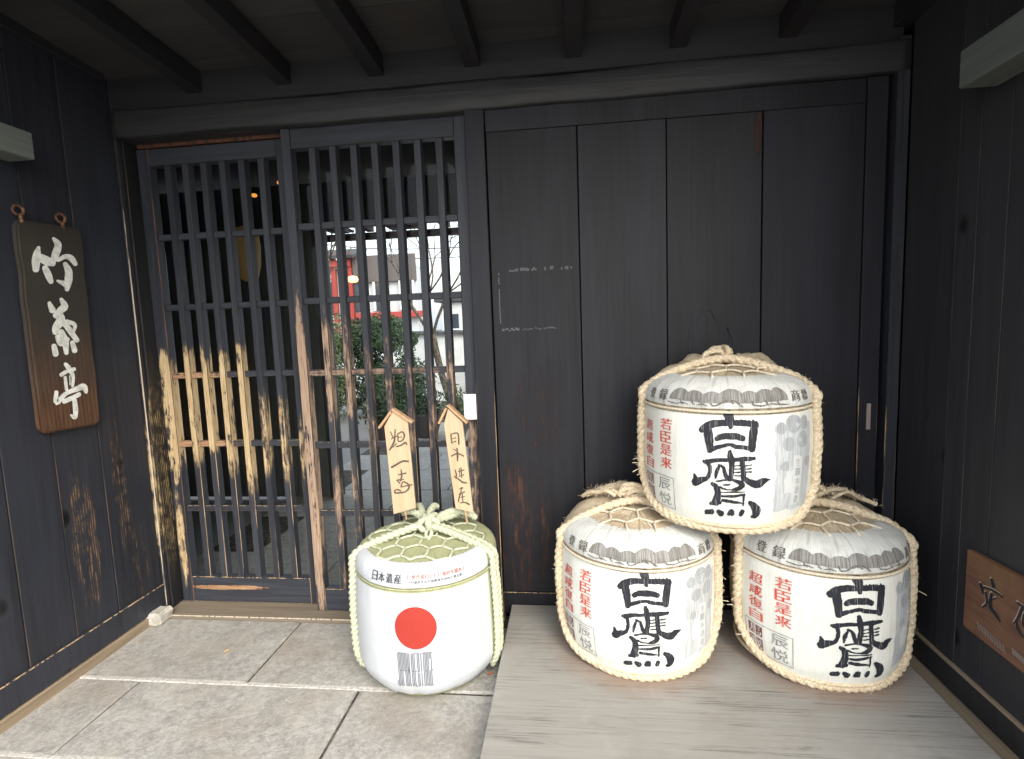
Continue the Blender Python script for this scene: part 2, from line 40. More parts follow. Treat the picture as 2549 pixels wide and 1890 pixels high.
TAG_1=[[7804,8144,7819,8149,7800,8135,7828,8146,7800,8127,7832,8140,7818,8078,7851,8091,7836,8029,7870,8043,7853,7980,7889,7994,7870,7930,7908,7945,7876,7924,7908,7936,7886,7919,7903,7926],[7985,8229,8000,8228,7978,8223,8006,8221,7974,8216,8008,8213,7960,8114,7998,8112,7946,8010,7989,8007,7931,7912,7978,7907,7914,7831,7963,7821,7893,7771,7942,7754,7869,7726,7917,7702,7843,7687,7891,7659,7818,7645,7866,7618,7794,7604,7840,7577,7770,7566,7813,7539,7747,7529,7787,7503,7723,7490,7760,7467,7720,7480,7752,7460,7722,7468,7739,7458],[7819,7870,7813,7884,7828,7867,7817,7892,7836,7868,7822,7898,7887,7891,7873,7922,7938,7914,7924,7947,7989,7937,7974,7971,8040,7960,8025,7995,8047,7967,8034,7996,8052,7977,8044,7993],[8056,8033,8049,8046,8065,8031,8052,8055,8073,8032,8057,8061,8120,8057,8102,8088,8167,8084,8149,8118,8208,8103,8196,8143,8233,8106,8245,8149,8252,8092,8286,8126,8272,8061,8316,8085,8286,8023,8335,8037,8290,7988,8340,7987,8282,7953,8327,7938,8262,7909,8301,7888,8235,7867,8267,7842,8208,7837,8233,7808,8178,7817,8194,7783,8143,7804,8150,7766,8114,7801,8105,7763,8100,7808,8067,7785,8092,7837,8054,7831,8091,7892,8054,7892,8094,7958,8058,7957,8094,8019,8061,8018,8092,8026,8063,8026,8086,8033,8070,8033],[8089,7928,8088,7940,8095,7923,8094,7946,8101,7921,8100,7949,8128,7924,8126,7951,8154,7926,8152,7954,8180,7929,8179,7956,8206,7931,8205,7959,8212,7934,8211,7957,8218,7940,8217,7952],[7981,7590,7978,7607,7990,7584,7984,7616,7999,7583,7992,7621,8040,7592,8032,7631,8081,7600,8073,7641,8122,7609,8112,7651,8161,7622,8146,7663,8197,7638,8176,7678,8229,7657,8204,7697,8257,7675,8232,7716,8282,7689,8259,7732,8305,7700,8284,7745,8325,7709,8308,7756,8338,7713,8333,7764,8339,7715,8362,7760,8339,7715,8382,7739,8344,7702,8388,7715,8349,7682,8391,7692,8356,7662,8394,7673,8360,7655,8393,7664,8370,7650,8387,7654],[7862,7563,7854,7571,7870,7563,7854,7579,7876,7566,7857,7585,7911,7600,7890,7620,7945,7634,7924,7655,7980,7668,7957,7690,8014,7702,7990,7725,8018,7709,7998,7729,8018,7719,8007,7729],[7760,6833,7747,6860,7778,6828,7753,6878,7794,6831,7765,6890,7823,6848,7795,6904,7851,6864,7824,6918,7882,6882,7857,6933,7924,6906,7899,6954,7982,6939,7956,6987,8051,6979,8025,7027,8120,7016,8098,7067,8182,7042,8168,7095,8236,7052,8233,7106,8288,7052,8293,7106,8343,7049,8349,7100,8399,7047,8404,7098,8411,7051,8415,7093,8422,7060,8424,7083],[8106,6787,8121,6789,8100,6779,8129,6783,8098,6771,8132,6776,8101,6717,8140,6724,8105,6664,8149,6670,8107,6612,8156,6616,8105,6563,8156,6561,8097,6516,8147,6508,8084,6469,8132,6456,8069,6420,8114,6408,8054,6370,8098,6359,8054,6360,8092,6350,8060,6349,8080,6344],[7991,6575,7989,6590,7999,6570,7994,6598,8007,6569,8002,6602,8079,6583,8073,6619,8151,6596,8145,6635,8223,6610,8216,6652,8295,6624,8288,6668,8304,6629,8298,6667,8312,6640,8309,6660],[7919,6376,7918,6394,7928,6370,7925,6403,7937,6368,7933,6407,8002,6378,7998,6416,8066,6389,8063,6425,8131,6399,8127,6434,8195,6410,8192,6443,8202,6413,8200,6442,8208,6421,8207,6436],[7909,6403,7918,6412,7909,6395,7926,6412,7911,6389,7932,6409,7940,6358,7963,6381,7970,6327,7994,6352,7999,6296,8026,6323,8028,6265,8057,6294,8036,6262,8061,6286,8048,6262,8060,6275],[8169,6335,8178,6351,8172,6324,8188,6355,8178,6318,8198,6354,8219,6296,8239,6335,8260,6276,8282,6318,8295,6256,8324,6296,8319,6233,8359,6268,8335,6207,8382,6232,8346,6176,8397,6190,8350,6146,8401,6146,8344,6118,8391,6100,8325,6086,8364,6057,8292,6048,8324,6015,8252,6014,8278,5977,8213,5987,8233,5948,8176,5972,8187,5929,8137,5964,8141,5920,8094,5960,8096,5915,8049,5956,8051,5911,7999,5951,8002,5904,7947,5946,7948,5897,7902,5945,7897,5894,7874,5949,7854,5901,7863,5957,7823,5925,7856,5971,7811,5959,7854,5988,7812,5992,7856,5999,7825,6022,7869,6008,7852,6042,7896,6019,7887,6056,7928,6026,7924,6065,7954,6027,7960,6067,7974,6022,7991,6059,7995,6010,8018,6044,8018,5994,8042,6028,8042,5979,8065,6013,8051,5977,8071,6006,8062,5980,8073,5995],[8159,6352,8173,6346,8150,6349,8176,6337,8144,6343,8175,6329,8118,6293,8150,6278,8088,6239,8122,6224,8065,6189,8102,6178,8058,6147,8097,6157,8088,6122,8095,6161,8123,6129,8116,6165,8162,6143,8155,6176,8209,6155,8204,6188,8269,6166,8264,6200,8340,6180,8335,6215,8417,6194,8411,6231,8491,6208,8485,6247,8499,6213,8494,6246,8506,6222,8503,6240]]
TAG_2=[[9962,8031,9980,8033,9955,8022,9988,8026,9953,8014,9991,8018,9959,7932,9998,7937,9965,7851,10004,7856,9972,7770,10010,7774,9978,7689,10017,7693,9982,7680,10014,7684,9990,7674,10007,7676],[9960,8011,9957,8026,9968,8006,9963,8033,9975,8005,9970,8037,10039,8018,10033,8051,10106,8035,10099,8069,10163,8043,10163,8080,10197,8037,10218,8070,10213,8012,10250,8027,10219,7965,10261,7970,10220,7907,10263,7909,10220,7852,10264,7854,10220,7804,10265,7805,10218,7757,10262,7756,10214,7709,10258,7708,10211,7661,10255,7660,10213,7652,10251,7650,10221,7642,10241,7642],[10029,7861,10027,7873,10035,7856,10031,7879,10042,7856,10037,7883,10066,7861,10062,7888,10092,7866,10087,7893,10117,7871,10112,7898,10142,7876,10137,7903,10147,7880,10143,7903,10152,7886,10150,7898],[10029,7729,10026,7744,10037,7724,10031,7752,10045,7724,10038,7756,10070,7730,10063,7762,10096,7737,10089,7769,10122,7744,10115,7776,10148,7750,10141,7782,10154,7754,10148,7782,10159,7762,10156,7777],[10159,7539,10176,7540,10152,7531,10184,7533,10149,7522,10188,7525,10148,7467,10192,7470,10148,7412,10197,7415,10147,7357,10200,7360,10146,7302,10202,7303,10146,7246,10199,7246,10145,7190,10194,7189,10144,7133,10188,7132,10144,7076,10182,7076,10146,7067,10179,7067,10154,7060,10171,7059],[9938,7228,9932,7242,9946,7225,9935,7251,9954,7226,9941,7256,10011,7251,9996,7284,10068,7279,10052,7315,10122,7300,10111,7341,10172,7308,10174,7352,10221,7299,10236,7341,10274,7277,10294,7316,10329,7249,10349,7285,10385,7222,10403,7257,10394,7221,10409,7251,10405,7225,10413,7241],[10035,7493,10042,7503,10036,7485,10050,7505,10040,7480,10056,7503,10058,7467,10075,7491,10077,7454,10094,7479,10095,7441,10114,7467,10113,7427,10132,7455,10121,7426,10137,7449,10130,7427,10139,7440],[10051,6760,10065,6764,10046,6752,10074,6760,10045,6744,10078,6753,10055,6701,10089,6711,10065,6658,10101,6668,10074,6617,10112,6625,10078,6580,10117,6583,10077,6546,10115,6543,10072,6513,10108,6507,10064,6479,10098,6473,10058,6445,10090,6439,10059,6437,10086,6432,10064,6429,10079,6427],[10159,6683,10157,6696,10166,6679,10161,6702,10172,6679,10167,6706,10225,6692,10219,6720,10278,6705,10271,6734,10330,6718,10324,6749,10383,6731,10376,6763,10389,6735,10383,6762,10394,6743,10391,6758],[10268,6844,10283,6845,10261,6837,10290,6839,10259,6830,10292,6832,10262,6739,10295,6742,10264,6649,10297,6651,10267,6558,10300,6561,10269,6468,10303,6470,10272,6461,10300,6463,10279,6454,10294,6456],[10177,6508,10173,6522,10186,6504,10178,6531,10193,6504,10184,6535,10236,6517,10226,6549,10278,6531,10269,6563,10320,6545,10311,6577,10362,6559,10353,6590,10368,6563,10361,6590,10373,6572,10369,6586],[10002,6528,10011,6540,10003,6518,10020,6542,10007,6512,10027,6540,10049,6481,10070,6511,10091,6450,10114,6482,10132,6419,10157,6454,10170,6390,10197,6426,10204,6361,10234,6398,10236,6332,10268,6371,10269,6305,10298,6348,10306,6284,10328,6330,10346,6272,10358,6319,10385,6269,10391,6312,10422,6269,10426,6307,10457,6268,10462,6301,10465,6269,10469,6298,10472,6275,10475,6290],[10210,6815,10222,6815,10204,6809,10228,6810,10203,6803,10230,6804,10203,6747,10231,6748,10204,6691,10232,6693,10205,6636,10232,6637,10206,6580,10233,6582,10208,6574,10231,6575,10213,6569,10226,6569],[10183,6061,10180,6076,10191,6056,10185,6084,10199,6056,10191,6088,10229,6064,10221,6097,10258,6071,10250,6106,10288,6079,10279,6116,10318,6087,10309,6125,10325,6092,10318,6124,10331,6102,10327,6119],[10254,6146,10267,6145,10248,6141,10272,6139,10245,6135,10273,6132,10239,6094,10268,6092,10233,6055,10263,6052,10226,6014,10258,6009,10216,5969,10248,5962,10199,5916,10232,5907,10178,5857,10213,5846,10156,5798,10193,5787,10138,5746,10176,5736,10126,5703,10162,5694,10118,5666,10151,5659,10111,5632,10141,5626,10103,5597,10130,5591,10104,5591,10126,5586,10107,5584,10119,5581],[10148,5863,10142,5877,10156,5860,10146,5886,10164,5860,10152,5891,10215,5882,10203,5914,10267,5904,10254,5937,10318,5926,10304,5960,10369,5948,10355,5983,10376,5954,10364,5984,10380,5964,10374,5980],[10262,5923,10277,5924,10256,5915,10284,5918,10254,5908,10287,5911,10258,5831,10291,5834,10262,5753,10295,5757,10266,5676,10299,5679,10270,5598,10303,5602,10273,5591,10301,5594,10280,5585,10295,5587],[10226,5754,10223,5766,10233,5750,10227,5773,10239,5750,10233,5777,10269,5758,10262,5785,10298,5767,10292,5794,10328,5775,10321,5802,10357,5784,10351,5811,10363,5787,10357,5810,10367,5794,10364,5806],[10185,5557,10184,5572,10192,5551,10190,5580,10200,5550,10198,5583,10243,5554,10240,5588,10285,5559,10283,5595,10325,5562,10327,5599,10362,5558,10370,5597,10395,5547,10412,5586,10427,5529,10449,5569,10460,5508,10485,5550,10495,5488,10520,5533,10506,5486,10527,5524,10520,5491,10531,5511]]
SIGN_R=[[-4574,4122,-4605,4151,-4567,4100,-4627,4156,-4570,4087,-4641,4152,-4584,4065,-4662,4137,-4598,4044,-4684,4123,-4610,4024,-4706,4106,-4622,4002,-4724,4082,-4634,3976,-4738,4049,-4647,3947,-4747,4014,-4661,3915,-4754,3977,-4675,3883,-4762,3942,-4686,3873,-4760,3923,-4708,3873,-4747,3899],[-4941,4438,-4977,4465,-4931,4414,-4999,4467,-4932,4398,-5012,4459,-4951,4354,-5038,4421,-4971,4310,-5064,4382,-4990,4266,-5089,4344,-5009,4223,-5115,4306,-5026,4213,-5116,4284,-5055,4216,-5102,4253],[-4719,4074,-4726,4099,-4727,4066,-4740,4113,-4739,4065,-4754,4120,-4801,4079,-4816,4136,-4862,4093,-4879,4153,-4922,4106,-4942,4168,-4980,4115,-5005,4179,-5041,4120,-5070,4186,-5105,4122,-5136,4188,-5165,4123,-5198,4188,-5218,4122,-5250,4186,-5258,4121,-5292,4183,-5290,4118,-5324,4177,-5320,4114,-5353,4171,-5351,4111,-5383,4165,-5363,4114,-5390,4160,-5378,4123,-5392,4148],[-4784,3977,-4814,3998,-4774,3958,-4831,3997,-4773,3944,-4839,3990,-4794,3878,-4862,3927,-4817,3812,-4888,3863,-4833,3751,-4909,3798,-4836,3700,-4913,3732,-4824,3663,-4891,3665,-4800,3626,-4852,3607,-4764,3581,-4811,3560,-4728,3532,-4776,3515,-4721,3516,-4762,3502,-4720,3500,-4742,3492],[-4992,4066,-5039,4083,-4969,4039,-5057,4072,-4959,4015,-5062,4055,-4945,3925,-5054,3966,-4927,3830,-5042,3876,-4916,3736,-5037,3797,-4926,3651,-5046,3740,-4967,3593,-5074,3702,-5025,3557,-5120,3673,-5085,3533,-5175,3646,-5137,3510,-5226,3615,-5183,3486,-5265,3579,-5230,3464,-5299,3544,-5275,3443,-5332,3508,-5321,3422,-5365,3473,-5331,3420,-5369,3464,-5346,3426,-5366,3450],[-4958,3831,-4952,3846,-4970,3832,-4959,3859,-4982,3837,-4968,3869,-5032,3874,-5018,3906,-5082,3912,-5068,3944,-5131,3949,-5118,3981,-5180,3986,-5167,4017,-5189,3995,-5178,4022,-5195,4008,-5189,4022],[-5813,4239,-5829,4266,-5816,4226,-5846,4277,-5823,4219,-5858,4279,-5863,4209,-5900,4273,-5902,4199,-5942,4267,-5941,4189,-5983,4261,-5980,4179,-6024,4255,-5996,4182,-6034,4247,-6017,4195,-6037,4229],[-5964,4201,-6000,4209,-5944,4181,-6010,4195,-5933,4161,-6011,4178,-5912,4091,-5991,4109,-5892,4019,-5972,4038,-5871,3951,-5952,3967,-5851,3888,-5928,3898,-5830,3832,-5899,3835,-5807,3779,-5869,3777,-5782,3725,-5839,3723,-5758,3670,-5809,3669,-5755,3656,-5798,3655,-5759,3643,-5782,3642],[-5814,3757,-5844,3779,-5804,3737,-5860,3778,-5802,3722,-5868,3770,-5812,3680,-5880,3730,-5820,3638,-5891,3691,-5833,3594,-5904,3654,-5857,3552,-5924,3620,-5896,3518,-5955,3587,-5943,3489,-5994,3553,-5992,3462,-6037,3519,-6040,3436,-6079,3485,-6049,3435,-6082,3477,-6063,3441,-6080,3463],[-6039,4081,-6064,4090,-6026,4065,-6074,4082,-6020,4051,-6076,4072,-6010,3989,-6066,4009,-5998,3924,-6054,3945,-5990,3859,-6047,3888,-5996,3799,-6052,3840,-6021,3751,-6072,3802,-6059,3714,-6106,3768,-6100,3681,-6147,3736,-6138,3648,-6185,3702,-6148,3646,-6188,3692,-6164,3651,-6185,3676],[-6260,4288,-6295,4310,-6246,4265,-6312,4305,-6242,4246,-6320,4293,-6256,4120,-6336,4170,-6269,3992,-6352,4044,-6282,3868,-6368,3922,-6296,3756,-6381,3811,-6310,3660,-6391,3715,-6325,3577,-6400,3628,-6340,3499,-6408,3546,-6354,3419,-6416,3461,-6360,3410,-6413,3446,-6374,3407,-6402,3427],[-6115,3870,-6124,3901,-6123,3860,-6140,3917,-6135,3858,-6155,3925,-6237,3880,-6257,3949,-6337,3902,-6357,3973,-6436,3924,-6456,3996,-6533,3945,-6553,4019,-6548,3954,-6566,4016,-6566,3972,-6575,4004]]
SIGN_S=[[-4548,2973,-4564,2992,-4546,2961,-4577,2998,-4550,2955,-4586,2998,-4563,2947,-4600,2990,-4577,2939,-4613,2982,-4591,2932,-4627,2974,-4604,2924,-4641,2967,-4613,2924,-4644,2960,-4626,2929,-4642,2948],[-4587,2915,-4606,2932,-4582,2903,-4618,2935,-4583,2894,-4625,2932,-4602,2864,-4644,2902,-4621,2835,-4663,2872,-4640,2805,-4682,2843,-4660,2776,-4702,2813,-4666,2773,-4702,2805,-4678,2775,-4697,2792],[-4665,2958,-4681,2977,-4663,2946,-4694,2982,-4666,2940,-4702,2982,-4680,2932,-4716,2975,-4693,2924,-4729,2967,-4707,2917,-4743,2959,-4720,2909,-4756,2952,-4729,2909,-4759,2945,-4742,2914,-4758,2934],[-4704,2901,-4722,2918,-4699,2888,-4734,2920,-4699,2880,-4741,2917,-4718,2850,-4760,2887,-4737,2821,-4778,2858,-4756,2791,-4797,2829,-4775,2762,-4816,2799,-4782,2759,-4817,2791,-4793,2762,-4812,2778],[-4780,2943,-4796,2962,-4778,2931,-4808,2967,-4781,2925,-4817,2967,-4795,2917,-4830,2960,-4808,2910,-4843,2952,-4821,2902,-4856,2944,-4835,2895,-4870,2937,-4843,2894,-4873,2930,-4856,2900,-4871,2919],[-4818,2886,-4836,2903,-4813,2874,-4848,2905,-4814,2865,-4855,2902,-4832,2836,-4873,2873,-4851,2807,-4892,2844,-4870,2778,-4910,2815,-4888,2749,-4929,2786,-4895,2746,-4930,2777,-4906,2748,-4925,2765],[-4893,2928,-4909,2947,-4891,2917,-4921,2952,-4894,2910,-4929,2952,-4908,2903,-4942,2945,-4921,2895,-4956,2937,-4934,2888,-4969,2930,-4947,2880,-4982,2922,-4956,2880,-4985,2916,-4968,2886,-4983,2904],[-4931,2872,-4949,2889,-4926,2860,-4960,2891,-4926,2851,-4967,2888,-4945,2822,-4985,2859,-4963,2793,-5004,2830,-4982,2764,-5022,2801,-5000,2736,-5040,2772,-5007,2733,-5041,2764,-5018,2735,-5036,2752],[-5005,2914,-5020,2932,-5003,2902,-5032,2938,-5006,2896,-5040,2938,-5019,2888,-5053,2930,-5032,2881,-5066,2923,-5045,2874,-5079,2915,-5058,2866,-5092,2908,-5066,2866,-5095,2902,-5078,2872,-5093,2890],[-5042,2858,-5060,2874,-5037,2846,-5071,2877,-5038,2837,-5077,2874,-5056,2809,-5095,2845,-5074,2780,-5114,2816,-5092,2751,-5132,2788,-5110,2722,-5150,2759,-5117,2720,-5150,2751,-5128,2722,-5145,2738],[-5114,2899,-5130,2918,-5113,2888,-5142,2923,-5116,2882,-5150,2923,-5129,2874,-5162,2916,-5142,2867,-5175,2908,-5154,2860,-5188,2901,-5167,2852,-5200,2894,-5175,2852,-5204,2887,-5187,2858,-5202,2876],[-5151,2844,-5169,2861,-5147,2832,-5180,2863,-5147,2824,-5186,2860,-5165,2795,-5204,2831,-5183,2767,-5222,2803,-5201,2738,-5240,2774,-5219,2710,-5257,2746,-5225,2707,-5258,2738,-5236,2709,-5253,2726],[-5223,2885,-5238,2904,-5221,2874,-5249,2909,-5224,2868,-5257,2909,-5237,2861,-5270,2902,-5250,2853,-5282,2894,-5262,2846,-5295,2887,-5275,2839,-5308,2880,-5283,2839,-5310,2874,-5294,2844,-5309,2862],[-5259,2831,-5276,2847,-5254,2818,-5287,2849,-5255,2810,-5293,2846,-5273,2782,-5311,2818,-5290,2754,-5329,2790,-5308,2725,-5346,2761,-5326,2697,-5364,2733,-5332,2694,-5364,2725,-5343,2697,-5360,2713],[-5330,2872,-5344,2890,-5328,2860,-5356,2895,-5331,2854,-5364,2895,-5343,2847,-5376,2888,-5356,2840,-5388,2880,-5368,2832,-5401,2873,-5381,2825,-5413,2866,-5388,2825,-5416,2860,-5400,2830,-5414,2849],[-5365,2817,-5382,2833,-5361,2805,-5393,2835,-5361,2797,-5399,2833,-5379,2769,-5416,2804,-5396,2741,-5434,2776,-5414,2713,-5451,2748,-5431,2685,-5468,2721,-5437,2682,-5469,2712,-5448,2684,-5464,2700],[-5435,2858,-5449,2876,-5433,2847,-5460,2881,-5436,2841,-5468,2881,-5448,2833,-5480,2874,-5461,2826,-5492,2867,-5473,2819,-5505,2860,-5485,2812,-5517,2852,-5493,2812,-5520,2846,-5504,2817,-5518,2835],[-5470,2804,-5487,2820,-5465,2792,-5497,2822,-5466,2784,-5503,2819,-5483,2756,-5520,2791,-5500,2728,-5538,2764,-5518,2700,-5555,2736,-5535,2672,-5572,2708,-5541,2670,-5572,2700,-5551,2672,-5568,2688],[-5752,2967,-5772,2990,-5749,2952,-5786,2996,-5752,2943,-5795,2994,-5769,2930,-5812,2981,-5785,2916,-5828,2967,-5802,2902,-5845,2953,-5819,2889,-5861,2940,-5828,2888,-5864,2931,-5842,2893,-5861,2916],[-5758,2874,-5775,2898,-5756,2860,-5790,2905,-5761,2852,-5800,2906,-5777,2844,-5816,2898,-5793,2836,-5832,2890,-5809,2828,-5848,2882,-5826,2821,-5864,2874,-5836,2821,-5869,2866,-5850,2828,-5867,2852],[-5842,2955,-5861,2978,-5839,2940,-5875,2983,-5842,2932,-5884,2982,-5858,2918,-5901,2969,-5875,2904,-5917,2955,-5891,2891,-5934,2942,-5908,2877,-5950,2928,-5917,2876,-5953,2919,-5931,2882,-5950,2905],[-5848,2862,-5865,2886,-5846,2849,-5879,2894,-5851,2841,-5889,2894,-5867,2833,-5905,2886,-5883,2825,-5921,2878,-5899,2817,-5937,2871,-5915,2810,-5953,2863,-5925,2810,-5957,2855,-5939,2817,-5956,2841],[-5931,2943,-5950,2966,-5928,2929,-5964,2971,-5931,2920,-5973,2970,-5947,2906,-5989,2957,-5963,2893,-6005,2943,-5980,2880,-6021,2930,-5996,2866,-6037,2916,-6005,2865,-6040,2908,-6019,2871,-6037,2893],[-5936,2851,-5954,2875,-5935,2837,-5968,2882,-5939,2830,-5978,2883,-5955,2822,-5993,2875,-5971,2814,-6009,2867,-5987,2806,-6025,2859,-6003,2799,-6040,2852,-6012,2799,-6044,2844,-6026,2806,-6043,2830],[-6019,2932,-6037,2954,-6016,2917,-6051,2960,-6019,2908,-6060,2958,-6035,2895,-6076,2945,-6051,2882,-6092,2932,-6067,2868,-6108,2918,-6083,2855,-6124,2905,-6092,2854,-6126,2896,-6105,2859,-6123,2882],[-6024,2840,-6041,2864,-6023,2826,-6055,2871,-6027,2819,-6065,2872,-6043,2811,-6080,2864,-6058,2803,-6096,2856,-6074,2796,-6111,2848,-6090,2788,-6127,2841,-6099,2788,-6131,2833,-6113,2796,-6130,2819],[-6105,2920,-6123,2942,-6102,2906,-6137,2948,-6105,2897,-6146,2947,-6121,2884,-6162,2933,-6137,2870,-6177,2920,-6153,2857,-6193,2907,-6168,2844,-6209,2894,-6177,2843,-6212,2885,-6191,2848,-6209,2871],[-6111,2829,-6127,2853,-6109,2816,-6141,2860,-6114,2808,-6151,2861,-6129,2800,-6166,2853,-6145,2793,-6181,2845,-6160,2785,-6197,2837,-6175,2777,-6212,2830,-6185,2778,-6216,2822,-6198,2785,-6215,2809]]
# ---------------------------------------------------------------- helpers
def tag(o, label=None, cat=None, group=None, kind=None):
    if label: o['label'] = label
    if cat: o['category'] = cat
    if group: o['group'] = group
    if kind: o['kind'] = kind
    return o
def thing(name, label, cat, loc=(0, 0, 0), rz=0, group=None):
    o = bpy.data.objects.new(name, None); COL.objects.link(o)
    o.location = loc; o.rotation_euler = (0, 0, rz); o.empty_display_size = .1
    return tag(o, label, cat, group)
def link(name, me, parent=None, loc=(0, 0, 0), rot=(0, 0, 0)):
    o = bpy.data.objects.new(name, me); COL.objects.link(o)
    o.parent = parent; o.location = loc; o.rotation_euler = rot
    return o
def mesh(name, v, f, mats, smooth=False, idx=None):
    me = bpy.data.meshes.new(name); me.from_pydata(v, [], f)
    for m in (mats if isinstance(mats, (list, tuple)) else [mats]): me.materials.append(m)
    if smooth: me.shade_smooth()
    if idx: me.polygons.foreach_set('material_index', idx)
    me.update(); return me
def part(name, v, f, mats, parent=None, smooth=False, idx=None):
    """verts in world coordinates when the parent is unrotated"""
    if parent is not None and not parent.get('_local'):
        l = parent.matrix_basis.translation if parent.parent is None else parent.parent.matrix_basis.translation + parent.location
        v = [(a[0]-l[0], a[1]-l[1], a[2]-l[2]) for a in v]
    return link(name, mesh(name, v, f, mats, smooth, idx), parent)
def boxmesh(name, sx, sy, sz, mats, bev=.002, jit=0):
    bm = bmesh.new(); bmesh.ops.create_cube(bm, size=1)
    for v in bm.verts:
        v.co = Vector((v.co.x*sx, v.co.y*sy, v.co.z*sz))
    if bev: bmesh.ops.bevel(bm, geom=bm.edges[:], offset=bev, segments=1, affect='EDGES')
    bm.normal_update()
    if isinstance(mats, (list, tuple)) and len(mats) > 1:
        for f in bm.faces:
            if max(abs(f.normal.x), abs(f.normal.y), abs(f.normal.z)) < .95: f.material_index = 1
    if jit:
        for v in bm.verts: v.co += Vector([random.uniform(-jit, jit) for _ in range(3)])
    me = bpy.data.meshes.new(name); bm.to_mesh(me); bm.free()
    for m in (mats if isinstance(mats, (list, tuple)) else [mats]): me.materials.append(m)
    return me
def box(name, x0, x1, y0, y1, z0, z1, mats, parent=None, bev=.002, jit=0):
    me = boxmesh(name, x1-x0, y1-y0, z1-z0, mats, bev, jit)
    l = Vector((0, 0, 0))
    p = parent
    while p is not None: l += p.location; p = p.parent
    return link(name, me, parent, Vector(((x0+x1)/2, (y0+y1)/2, (z0+z1)/2)) - l)
# ---------------------------------------------------------------- node helper
class N:
    def __init__(s, name):
        s.m = bpy.data.materials.new(name); s.m.use_nodes = True
        s.t = s.m.node_tree; s.n = s.t.nodes; s.l = s.t.links; s.b = s.n['Principled BSDF']; s.out = s.n['Material Output']
    def new(s, t, **k):
        n = s.n.new(t)
        for a, b in k.items(): setattr(n, a, b)
        return n
    def put(s, inp, v):
        if isinstance(v, bpy.types.NodeSocket): s.l.new(v, inp)
        elif isinstance(v, (tuple, list)) and len(v) == 3 and inp.type == 'RGBA': inp.default_value = (*v, 1)
        else: inp.default_value = v
    def math(s, op, a, b=0, c=None, clamp=False):
        n = s.new('ShaderNodeMath', operation=op, use_clamp=clamp); s.put(n.inputs[0], a); s.put(n.inputs[1], b)
        if c is not None: s.put(n.inputs[2], c)
        return n.outputs[0]
    def vmath(s, op, a, b=(0, 0, 0)):
        n = s.new('ShaderNodeVectorMath', operation=op); s.put(n.inputs[0], a); s.put(n.inputs[1], b)
        return n.outputs['Value'] if op in ('LENGTH', 'DISTANCE') else n.outputs[0]
    def noise(s, vec, scale=5, detail=4, rough=.55, dist=0):
        n = s.new('ShaderNodeTexNoise'); s.put(n.inputs['Vector'], vec); n.inputs['Scale'].default_value = scale
        n.inputs['Detail'].default_value = detail; n.inputs['Roughness'].default_value = rough; n.inputs['Distortion'].default_value = dist
        return n.outputs[0]
    def rng(s, v, a, b, c=0, d=1):
        n = s.new('ShaderNodeMapRange', clamp=True); s.put(n.inputs[0], v)
        for i, x in enumerate((a, b, c, d)): s.put(n.inputs[i+1], x)
        return n.outputs[0]
    def mix(s, f, a, b, mode='MIX'):
        n = s.new('ShaderNodeMix', data_type='RGBA', blend_type=mode); s.put(n.inputs[0], f); s.put(n.inputs[6], a); s.put(n.inputs[7], b)
        return n.outputs[2]
    def pos(s): return s.new('ShaderNodeNewGeometry').outputs['Position']
    def obj(s): return s.new('ShaderNodeTexCoord').outputs['Object']
    def rand(s): return s.new('ShaderNodeObjectInfo').outputs['Random']
    def bump(s, h, strength=.3, dist=.002):
        n = s.new('ShaderNodeBump'); n.inputs['Strength'].default_value = strength; n.inputs['Distance'].default_value = dist
        s.put(n.inputs['Height'], h); s.l.new(n.outputs[0], s.b.inputs['Normal'])
    def done(s, col, rough=.6, spec=.5, metal=0):
        s.put(s.b.inputs['Base Color'], col); s.put(s.b.inputs['Roughness'], rough)
        s.put(s.b.inputs['Specular IOR Level'], spec); s.put(s.b.inputs['Metallic'], metal)
        return s.m
